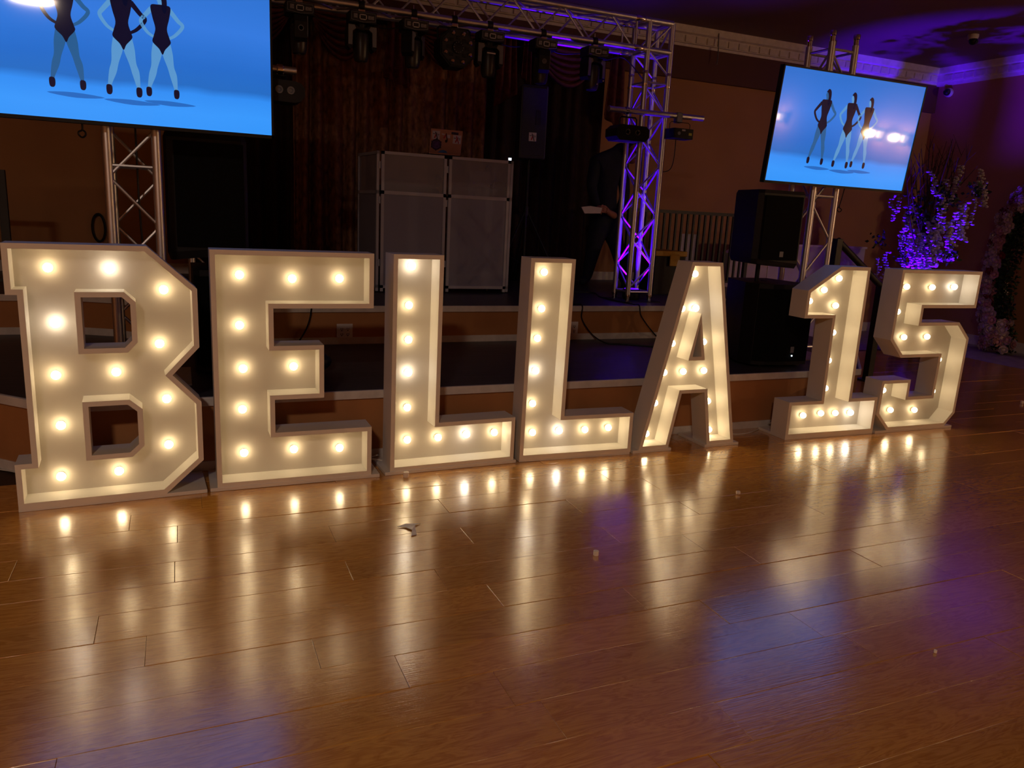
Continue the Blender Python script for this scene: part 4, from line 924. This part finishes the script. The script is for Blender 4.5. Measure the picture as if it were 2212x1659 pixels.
cable('totem_cable', 'black cable hanging inside the totem behind the letter B', [(-0.20, 4.93, 1.9), (-0.20, 4.92, 1.4), (-0.19, 4.93, 1.0), (-0.21, 4.92, 0.6), (-0.19, 4.96, Z1+0.015), (-0.22, 5.10, Z1+0.015), (-0.45, 5.35, Z1+0.007)], 0.006)
t = thing('cable_coil', 'coiled black cable on the wall behind the large screen totem', 'cable', tuple(at_y(214, 492, 8.535)))
for k in range(3): MB().path([(0.055*math.cos(R(a+k*9)), -0.002-0.012*k, 0.13*math.sin(R(a+k*9))) for a in range(0, 361, 30)], 0.012, 6, 2).build('loop', M_RUBBER, t, True)
bg = MB().ball((0, 0, 0.075), 0.075, 14, 8, (2.0, 1.1, 1.0)).build('equipment_bag', M_BLACK, None, True, loc=(0.72, 4.90, Z1)); tag(bg, 'rounded black bag lying on the platform behind the letter E', 'bag')
def mallow(label, px, r, ang, tip):
    p = at_z(*px); mb = MB().lathe([(r*0.55, 0), (r*0.95, r*0.12), (r, r*0.4), (r, r*1.5), (r*0.93, r*1.85), (r*0.5, r*1.98)], n=16)
    o = mb.build('marshmallow', M_MALLOW, None, True, loc=(p.x, p.y, r if tip else 0.0), rot=(R(90) if tip else 0, 0, R(ang)))
    tag(o, label, 'marshmallow')
mallow('white marshmallow standing upright alone on the open floor', (1287, 1200), 0.0125, 0, False)
mallow('white marshmallow lying on its side on the floor near the letter A', (1590, 1068), 0.011, 70, True)
mallow('white marshmallow touching the base of the letter L beside E', (877, 1031), 0.0165, 20, False)
mallow('tiny white crumb on the bare floor far out from the numerals', (2020, 1410), 0.006, 0, False)
mallow('white marshmallow at the wood floor edge near the floral arch', (2207, 872), 0.014, 0, False)
p = at_z(885, 1140)
rr = random.Random(5); mb = MB()
pts = [(-0.055, 0.02, 0.004), (-0.01, 0.035, 0.008), (0.06, 0.03, 0.003), (0.03, 0.012, 0.007), (0.02, -0.03, 0.003), (0.008, -0.09, 0.002), (-0.02, -0.10, 0.005), (0.0, -0.04, 0.007), (-0.02, 0.000, 0.006)]
mb.add(pts, [(0, 8, 1), (8, 3, 1), (1, 3, 2), (8, 7, 3), (7, 4, 3), (7, 5, 4), (7, 6, 5)])
o = mb.build('foil_scrap', M_FOIL, None, loc=(p.x, p.y, 0.0)); o.modifiers.new('solid', 'SOLIDIFY').thickness = 0.0015
tag(o, 'torn silver paper scrap lying on the floor in front of letter L', 'scrap')

# ------------------------------------------------------------------ person on the stage
PY = 7.75
def skin_body(name, joints, edges, m, parent, sub=2):
    me = bpy.data.meshes.new(name); ks = list(joints)
    me.from_pydata([joints[k][0] for k in ks], [(ks.index(a), ks.index(b)) for a, b in edges], [])
    o = link(name, me, parent); me.materials.append(m)
    sk = o.modifiers.new('skin', 'SKIN'); sk.use_smooth_shade = True
    for i, k in enumerate(ks):
        r_ = joints[k][1]; me.skin_vertices[0].data[i].radius = r_ if isinstance(r_, tuple) else (r_, r_)
        me.skin_vertices[0].data[i].use_root = (i == 0)
    sb = o.modifiers.new('sub', 'SUBSURF'); sb.levels = sub; sb.render_levels = sub
    return o
base = at_y(1312, 612, PY); px0 = base.x
per = thing('person', 'person in dark clothes standing behind the truss tower holding a white sheet', 'person', (px0, PY, Z2))
def J(px, py, dy=0.0):
    v = at_y(px, py, PY+dy); return (v.x-px0, dy, v.z-Z2)
jt = {'pelvis': (J(1306, 480), (0.165, 0.13)), 'waist': (J(1304, 440), (0.165, 0.13)), 'chest': (J(1308, 385), (0.185, 0.14)), 'upper': (J(1318, 345), (0.165, 0.12)), 'neck': (J(1338, 322, -0.04), 0.065), 'neck2': (J(1352, 316, -0.08), 0.058),
      'shl': (J(1288, 350, -0.05), 0.085), 'ell': (J(1277, 405, -0.06), 0.062), 'wrl': (J(1290, 447, -0.18), 0.045),
      'shr': (J(1344, 350, -0.02), 0.085), 'elr': (J(1350, 425, -0.04), 0.062), 'wrr': (J(1334, 462, -0.14), 0.048),
      'hl': (J(1292, 495, -0.04), 0.115), 'kl': (J(1280, 545, -0.06), 0.085), 'al': (J(1268, 598, 0.0), 0.055), 'tl': (J(1256, 608, -0.12), 0.045),
      'hr': (J(1322, 495, 0.04), 0.115), 'kr': (J(1336, 545, 0.02), 0.085), 'ar': (J(1346, 596, 0.06), 0.055), 'tr': (J(1350, 606, -0.06), 0.045)}
for k in ('al', 'ar'): v, r_ = jt[k]; jt[k] = ((v[0], v[1], 0.09), r_)
for k in ('tl', 'tr'): v, r_ = jt[k]; jt[k] = ((v[0], v[1], 0.048), r_)
skin_body('clothed_body', jt, [('pelvis', 'waist'), ('waist', 'chest'), ('chest', 'upper'), ('upper', 'neck'), ('neck', 'neck2'), ('upper', 'shl'), ('shl', 'ell'), ('ell', 'wrl'), ('upper', 'shr'), ('shr', 'elr'), ('elr', 'wrr'),
          ('pelvis', 'hl'), ('hl', 'kl'), ('kl', 'al'), ('al', 'tl'), ('pelvis', 'hr'), ('hr', 'kr'), ('kr', 'ar'), ('ar', 'tr')], M_CLOTH, per)
hc = Vector(J(1366, 330, -0.14))
hd = MB().ball(hc, 0.105, 18, 12, (0.84, 1.0, 1.12)); hd.ball(hc+Vector((0.03, -0.10, -0.035)), 0.018, 8, 6, (0.8, 1, 1.3)); hd.ball(hc+Vector((-0.085, 0.0, -0.01)), 0.022, 8, 6, (0.5, 1, 1.4)); hd.ball(hc+Vector((0.088, 0.0, -0.01)), 0.022, 8, 6, (0.5, 1, 1.4))
head = hd.build('head', M_SKIN, per, True, angle=180)
MB().ball(hc+Vector((0.0, 0.025, 0.03)), 0.112, 16, 10, (0.86, 0.98, 1.06)).build('hair', M_HAIR, head, True, angle=180)
for s in (-1, 1): MB().ball(hc+Vector((0.015+s*0.034, -0.095, 0.0)), 0.012, 8, 6).build('eye', M_HOLE, head, True)
MB().box(hc+Vector((-0.018, -0.102, -0.068)), hc+Vector((0.038, -0.092, -0.060))).build('mouth', M_WINE, head)
ja, jb = Vector(jt['elr'][0]), Vector(jt['wrr'][0]); h0 = Vector(J(1303, 452, -0.30)); wv = Vector(J(1330, 468, -0.17))
fa = {'e': (tuple(wv), 0.045), 'w': (tuple(wv.lerp(h0, 0.55)), 0.034), 'p': (tuple(wv.lerp(h0, 0.80)), (0.040, 0.026)), 'k': (tuple(h0), (0.042, 0.022))}
ed = [('e', 'w'), ('w', 'p'), ('p', 'k')]
dirx = (h0-wv).normalized()
for i in range(4):
    off = Vector((0, 0.0, 0.036-0.024*i)); a = h0+off*0.9; b = a+dirx*0.038+Vector((0, -0.012, 0)); c = b+Vector((-0.012, -0.004, -0.020)); d = c+Vector((0.012, 0.014, -0.010))
    for nm, q, r_ in (('a%d' % i, a, 0.011), ('b%d' % i, b, 0.010), ('c%d' % i, c, 0.009), ('d%d' % i, d, 0.008)): fa[nm] = (tuple(q), r_)
    ed += [('k', 'a%d' % i), ('a%d' % i, 'b%d' % i), ('b%d' % i, 'c%d' % i), ('c%d' % i, 'd%d' % i)]
th = wv.lerp(h0, 0.82); fa['t1'] = (tuple(th+Vector((-0.01, -0.03, 0.035))), 0.012); fa['t2'] = (tuple(th+Vector((-0.045, -0.035, 0.05))), 0.010); ed += [('p', 't1'), ('t1', 't2')]
skin_body('forearm_and_hand', fa, ed, M_SKIN, per)
wl = Vector(jt['wrl'][0]); hl_ = wl+Vector((0.01, -0.09, -0.03))
fb = {'w': (tuple(wl), 0.036), 'p': (tuple(wl.lerp(hl_, 0.7)), (0.04, 0.024)), 'k': (tuple(hl_), (0.04, 0.02))}; ed = [('w', 'p'), ('p', 'k')]
for i in range(4):
    a = hl_+Vector((0.034-0.023*i, -0.004, 0)); b = a+Vector((-0.004, -0.032, -0.012)); c = b+Vector((-0.006, -0.006, -0.022))
    for nm, q, r_ in (('a%d' % i, a, 0.010), ('b%d' % i, b, 0.009), ('c%d' % i, c, 0.008)): fb[nm] = (tuple(q), r_)
    ed += [('k', 'a%d' % i), ('a%d' % i, 'b%d' % i), ('b%d' % i, 'c%d' % i)]
fb['t'] = (tuple(wl.lerp(hl_, 0.6)+Vector((0.045, -0.02, 0.01))), 0.011); ed.append(('p', 't'))
skin_body('hand', fb, ed, M_SKIN, per)
q = [at_y(*c, PY-0.33) for c in ((1255, 447), (1262, 461), (1296, 461), (1300, 449), (1275, 445))]
o = MB().add([tuple(v) for v in q], [(0, 1, 2, 3, 4)]).build('paper_sheet', M_WHITEP); o.modifiers.new('solid', 'SOLIDIFY').thickness = 0.012
tag(o, 'white folded sheet held in the hand of the person on stage', 'paper')

# ------------------------------------------------------------------ flowering tree
TRX, TRY = 8.35, 6.80
tree = thing('blossom_tree', 'artificial tree with pale blossom strands lit blue behind the numeral 5', 'tree', (TRX, TRY, 0))
tr = random.Random(21)
def T(px, py, dx=0.0): v = at_x(px, py, TRX+dx); return Vector((v.x-TRX, v.y-TRY, v.z))
MB().lathe([(0.17, 0), (0.20, 0.03), (0.22, 0.30), (0.20, 0.32)], n=20).build('pot', M_BLACK, tree, True)
MB().path([(0, 0, 0.3), (0.03, -0.03, 0.8), (-0.02, 0.04, 1.3), (0.02, 0.0, 1.7)], [0.05, 0.03], 8, 4).build('trunk', M_TWIG, tree, True)
tips = [(1968, 335), (1985, 330), (2000, 345), (2010, 300), (2018, 310), (2030, 320), (2045, 305), (2058, 300), (2062, 315), (2052, 330), (2085, 320), (2100, 315), (2035, 340), (1975, 360), (1990, 320), (2070, 340), (2112, 358), (1958, 350), (2025, 330), (2065, 305)]
for tx, ty in tips:
    e = T(tx, ty, tr.uniform(-.3, .3)); s = Vector((tr.uniform(-.05, .05), tr.uniform(-.1, .1), tr.uniform(1.1, 1.6)))
    mid = s.lerp(e, 0.5)+Vector((tr.uniform(-.06, .06), tr.uniform(-.08, .08), tr.uniform(-.05, .05)))
    mb = MB().path([s, mid, e], [0.012, 0.003], 5, 4)
    for k in range(5):
        b = mid.lerp(e, tr.uniform(0, 0.9)); mb.path([b, b+Vector((tr.uniform(-.1, .1), tr.uniform(-.12, .12), tr.uniform(.10, .24)))], [0.004, 0.0015], 4, 1)
    mb.build('branch', M_TWIG, tree, True)
strands = [((2012, 372), (2024, 422), 1), ((2044, 390), (2036, 458), 1), ((2074, 360), (2056, 436), 1), ((2116, 368), (2130, 446), 1), ((2128, 395), (2122, 445), .8), ((1966, 450), (1946, 528), 1.3), ((1974, 462), (1962, 540), 1.2), ((2066, 460), (2050, 532), 1.3), ((2086, 438), (2080, 520), 1.3), ((2078, 445), (2070, 515), 1.1), ((2040, 476), (2056, 530), 1.2),
           ((2028, 425), (2030, 480), 1), ((2006, 482), (2002, 585), 1.2), ((1990, 505), (1990, 588), 1.3), ((1976, 500), (1966, 575), 1.2), ((2022, 480), (2014, 575), 1.3), ((1984, 495), (1978, 580), 1.1), ((1998, 515), (1996, 590), 1.4), ((2010, 500), (2008, 590), 1.3), ((2048, 540), (2042, 564), 1), ((2062, 545), (2056, 562), .9), ((1926, 425), (1930, 476), .9), ((1942, 422), (1938, 456), .9), ((1898, 560), (1893, 610), .8), ((1916, 545), (1910, 600), .9), ((2110, 430), (2098, 485), .7), ((2106, 400), (2112, 420), .9), ((1945, 525), (1948, 575), .8), ((2030, 490), (2026, 560), 1.2), ((2058, 505), (2060, 535), 1.2), ((1970, 520), (1972, 570), 1.2)]
for a, b, s in strands:
    dx = tr.uniform(-0.25, 0.25); A, B = T(*a, dx), T(*b, dx); n_ = max(6, int((A-B).length/0.028)); mb = MB()
    for k in range(n_):
        c = A.lerp(B, k/(n_-1))+Vector((tr.uniform(-.012, .012), 0.02*math.sin(k*0.9+dx*20), 0))
        for j in range(3):
            an = tr.uniform(0, 6.28); mb.ball(c+Vector((math.cos(an), math.sin(an), tr.uniform(-.4, .4)))*0.021*s, 0.020*s, 6, 4, (1, 1, 0.6))
    mb.path([A+Vector((0, 0, 0.02)), A.lerp(B, .5), B], 0.003, 4, 2)
    mb.build('blossom_strand', M_BLOSS, tree)
def leaf_mesh(s):
    return ([(0, 0, 0), (0.35*s, 0.5*s, 0.08*s), (0, 1.1*s, 0), (-0.35*s, 0.5*s, 0.08*s)], [(0, 1, 2), (0, 2, 3)])
lv = MB()
for cx, cy, sp, n_ in ((2000, 480, 28, 90), (2055, 430, 22, 60), (2110, 410, 16, 60), (1985, 440, 25, 60), (2050, 548, 18, 60), (1900, 520, 16, 40), (2030, 410, 25, 60), (1950, 555, 14, 40)):
    for k in range(n_):
        c = T(cx+tr.gauss(0, sp*0.6), cy+tr.gauss(0, sp*0.6), tr.uniform(-.25, .25))
        rot = Euler((tr.uniform(0, 6.3), tr.uniform(0, 6.3), tr.uniform(0, 6.3))).to_matrix(); vs, fs = leaf_mesh(0.055)
        lv.add([c+rot @ Vector(v) for v in vs], fs)
o = lv.build('foliage', M_LEAF, tree); o['kind'] = 'stuff'
def uplight(label, loc, energy, spot, aim):
    t = thing('uplight', label, 'uplight', loc)
    MB().lathe([(0.07, 0), (0.08, 0.015), (0.08, 0.14), (0.072, 0.15)], n=18).build('housing', M_BLACK, t, True)
    MB().lathe([(0.066, 0.15), (0.064, 0.153)], n=18).build('lens', M_BLENS, t)
    l = lamp('uplight_beam', 'SPOT', t, (0, 0, 0.18), energy, BLUE, (0, 0, 0), 0.04, spot, 0.8)
    l.rotation_mode = 'QUATERNION'; l.rotation_quaternion = (Vector(loc)+Vector((0, 0, 0.18))-Vector(aim)).to_track_quat('Z', 'Y')
    return t
uplight('blue uplight on the floor at the foot of the flowering tree', (8.05, 6.62, 0), 1050, R(58), (9.1, 7.25, CEIL))

# ------------------------------------------------------------------ floral arch
AX = 9.86
arch = thing('floral_arch', 'floral arch of pink, cream and wine red blooms by the brown wall', 'arch', (AX, 6.85, 0))
def A_(px, py): v = at_x(px, py, AX); return Vector((0, v.y-6.85, v.z))
path = [A_(2158, 752), A_(2155, 715), A_(2154, 670), A_(2160, 610), A_(2172, 550), A_(2190, 492), A_(2226, 440), A_(2275, 405), A_(2340, 400), A_(2400, 430), A_(2450, 500), A_(2470, 600), A_(2480, 760)]
path[0].z = 0.04; path[-1].z = 0.04
spl = []
for i in range(len(path)-1):
    p0, p1, p2, p3 = path[max(0, i-1)], path[i], path[i+1], path[min(len(path)-1, i+2)]
    for k in range(5):
        t_ = k/5; spl.append(0.5*((2*p1)+(-p0+p2)*t_+(2*p0-5*p1+4*p2-p3)*t_*t_+(-p0+3*p1-3*p2+p3)*t_**3))
MB().path(spl, 0.05, 8, 1).build('frame', M_RAIL, arch, True)
def flower(seed, m, s):
    rr = random.Random(seed); mb = MB(); mb.ball((0, 0, 0.25*s), 0.42*s, 7, 5, (1, 1, 0.8))
    for ringi, (n_, rad, up, tilt) in enumerate(((5, 0.45, 0.28, 0.9), (6, 0.75, 0.10, 0.45))):
        for k in range(n_):
            a = 2*math.pi*k/n_+ringi*0.5+rr.uniform(-.15, .15); ca, sa = math.cos(a), math.sin(a); w_ = 0.42*s
            b = Vector((ca*0.2*s, sa*0.2*s, 0)); tp = Vector((ca*rad*s*1.25, sa*rad*s*1.25, up*s+0.35*s*tilt)); sd = Vector((-sa, ca, 0))*w_
            md = b.lerp(tp, 0.6)+Vector((0, 0, -0.12*s)); mb.add([b, md+sd, tp+sd*0.45, tp-sd*0.45, md-sd], [(0, 1, 2, 3, 4)])
    return mb.mesh('flower', m)
FM = [flower(1, M_CREAM, 0.062), flower(2, M_PINK, 0.062), flower(3, M_WINE, 0.062), flower(4, M_CREAM, 0.075), flower(5, M_PINK, 0.050)]
fr = random.Random(9); wts = [0.34, 0.22, 0.10, 0.22, 0.12]
gl = MB(); cnt = 0
for i, c in enumerate(spl[:-1]):
    d = (spl[min(i+1, len(spl)-1)]-spl[max(0, i-1)]).normalized(); nrm = Vector((0, d.z, -d.y))   # sideways in the arch plane
    if nrm.y < 0 and i < 32: nrm = -nrm
    inn = -nrm if i < 32 else nrm
    nn = 9 if i < 9 else 7
    if i > 34: nn = 2
    for k in range(nn):
        a = fr.uniform(-2.0, 2.0)
        rad = 0.21
        outd = (-inn*math.cos(a)+Vector((-1, 0, 0))*abs(math.sin(a))*(1 if fr.random() < .8 else -1))
        if i < 9: outd = Vector((-fr.random(), fr.uniform(-1, 1), fr.uniform(-.3, .5)))
        outd.normalize(); pos = c+outd*rad*fr.uniform(0.7, 1.05)+d*fr.uniform(-.05, .05)
        if pos.z < 0.06: pos.z = 0.07
        o = link('flower', fr.choices(FM, wts)[0], arch, pos); o.rotation_mode = 'QUATERNION'; o.rotation_quaternion = outd.to_track_quat('Z', 'Y'); cnt += 1
    for k in range(60):
        a = fr.uniform(-1.5, 1.5); od = (inn*math.cos(a)+Vector((math.sin(a), 0, 0))).normalized(); q = c+od*fr.uniform(0.03, 0.19)+d*fr.uniform(-.06, .06)
        rot = Euler((fr.uniform(0, 6.3), fr.uniform(0, 6.3), fr.uniform(0, 6.3))).to_matrix(); vs, fs = leaf_mesh(0.05)
        gl.add([q+rot @ Vector(v) for v in vs], fs)
o = gl.build('foliage', M_LEAF, arch); o['kind'] = 'stuff'

# ------------------------------------------------------------------ cameras and chain on the ceiling and wall
def seccam(label, loc, rot):
    t = thing('security_camera', label, 'camera', loc); t.rotation_euler = rot
    MB().lathe([(0.06, 0), (0.062, -0.02), (0.055, -0.05)], n=18).build('mount', M_WHITEP, t, True)
    b_ = MB().ball((0, -0.01, -0.068), 0.048, 14, 10).build('camera_ball', M_BLACK, t, True)
    MB().lathe([(0.02, 0), (0.02, 0.012)], (0, -0.05, -0.085), 12, Matrix.Rotation(R(115), 4, 'X')).build('lens', M_HOLE, b_)
seccam('white security camera with dark eye on the maroon ceiling', (8.69, 6.88, CEIL), (0, 0, 0))
seccam('dark security camera on the brown wall under the crown moulding corner', (WALL_R, 8.30, 3.46), (0, R(90), 0))
cable('hanging_chain', 'thin chain hanging from the crown moulding next to the truss corner', [tuple(at_y(1553, 72, 8.41)), tuple(at_y(1552, 100, 8.39)), tuple(at_y(1551, 120, 8.39)), tuple(at_y(1548, 140, 8.39))], 0.006, M_GREY, 4, 'chain')

# ------------------------------------------------------------------ lamps of the hall that the screens mirror (outside the picture)
t = thing('ceiling_lamp_rear_offscreen', 'round ceiling lamp at the rear of the hall, mirrored in the large screen', 'lamp', (-1.55, -2.3, CEIL))
MB().lathe([(0.30, 0), (0.32, -0.015), (0.30, -0.045)], n=28).build('housing', M_TRIM, t, True)
MB().lathe([(0.28, -0.040), (0.26, -0.050)], n=28).build('diffuser_rear_offscreen', M_CLAMPL, t)
lamp('ceiling_light_rear_offscreen', 'AREA', t, (0, 0, -0.07), LAMP_TOP, (1.0, 0.76, 0.58), size=0.5)
def sconce(key, label, loc, rotz):
    t = thing('wall_sconce_%s_offscreen' % key, label, 'lamp', loc, rotz)
    MB().box((-0.05, -0.012, -0.10), (0.05, 0.0, 0.10), ch=0.004).build('back_plate', M_GREY, t)
    for n_, x in (('first', -0.08), ('second', 0.08)): MB().lathe([(0.035, -0.05), (0.050, 0.05), (0.047, 0.05), (0.032, -0.05)], (x, -0.10, 0), 16).build('lamp_shade_%s_%s_offscreen' % (key, n_), M_WLAMP, t, True)
    MB().tube((-0.08, -0.09, -0.02), (0.08, -0.09, -0.02), 0.01, n=8).tube((0, -0.01, -0.02), (0, -0.09, -0.02), 0.01, n=8).build('arm', M_GREY, t)
    lamp('sconce_light_%s_offscreen' % key, 'POINT', t, (0, -0.24, 0.0), LAMP_WARM, (1.0, 0.66, 0.36), size=0.03)
for key, y, label in (('near', 0.48, 'warm sconce on the side wall nearest the arch'), ('middle', 0.0, 'warm sconce in the middle of the side wall'), ('far', -2.34, 'warm sconce at the rear of the side wall')):
    sconce(key, label, (WALL_R, y, 2.02), R(-90))
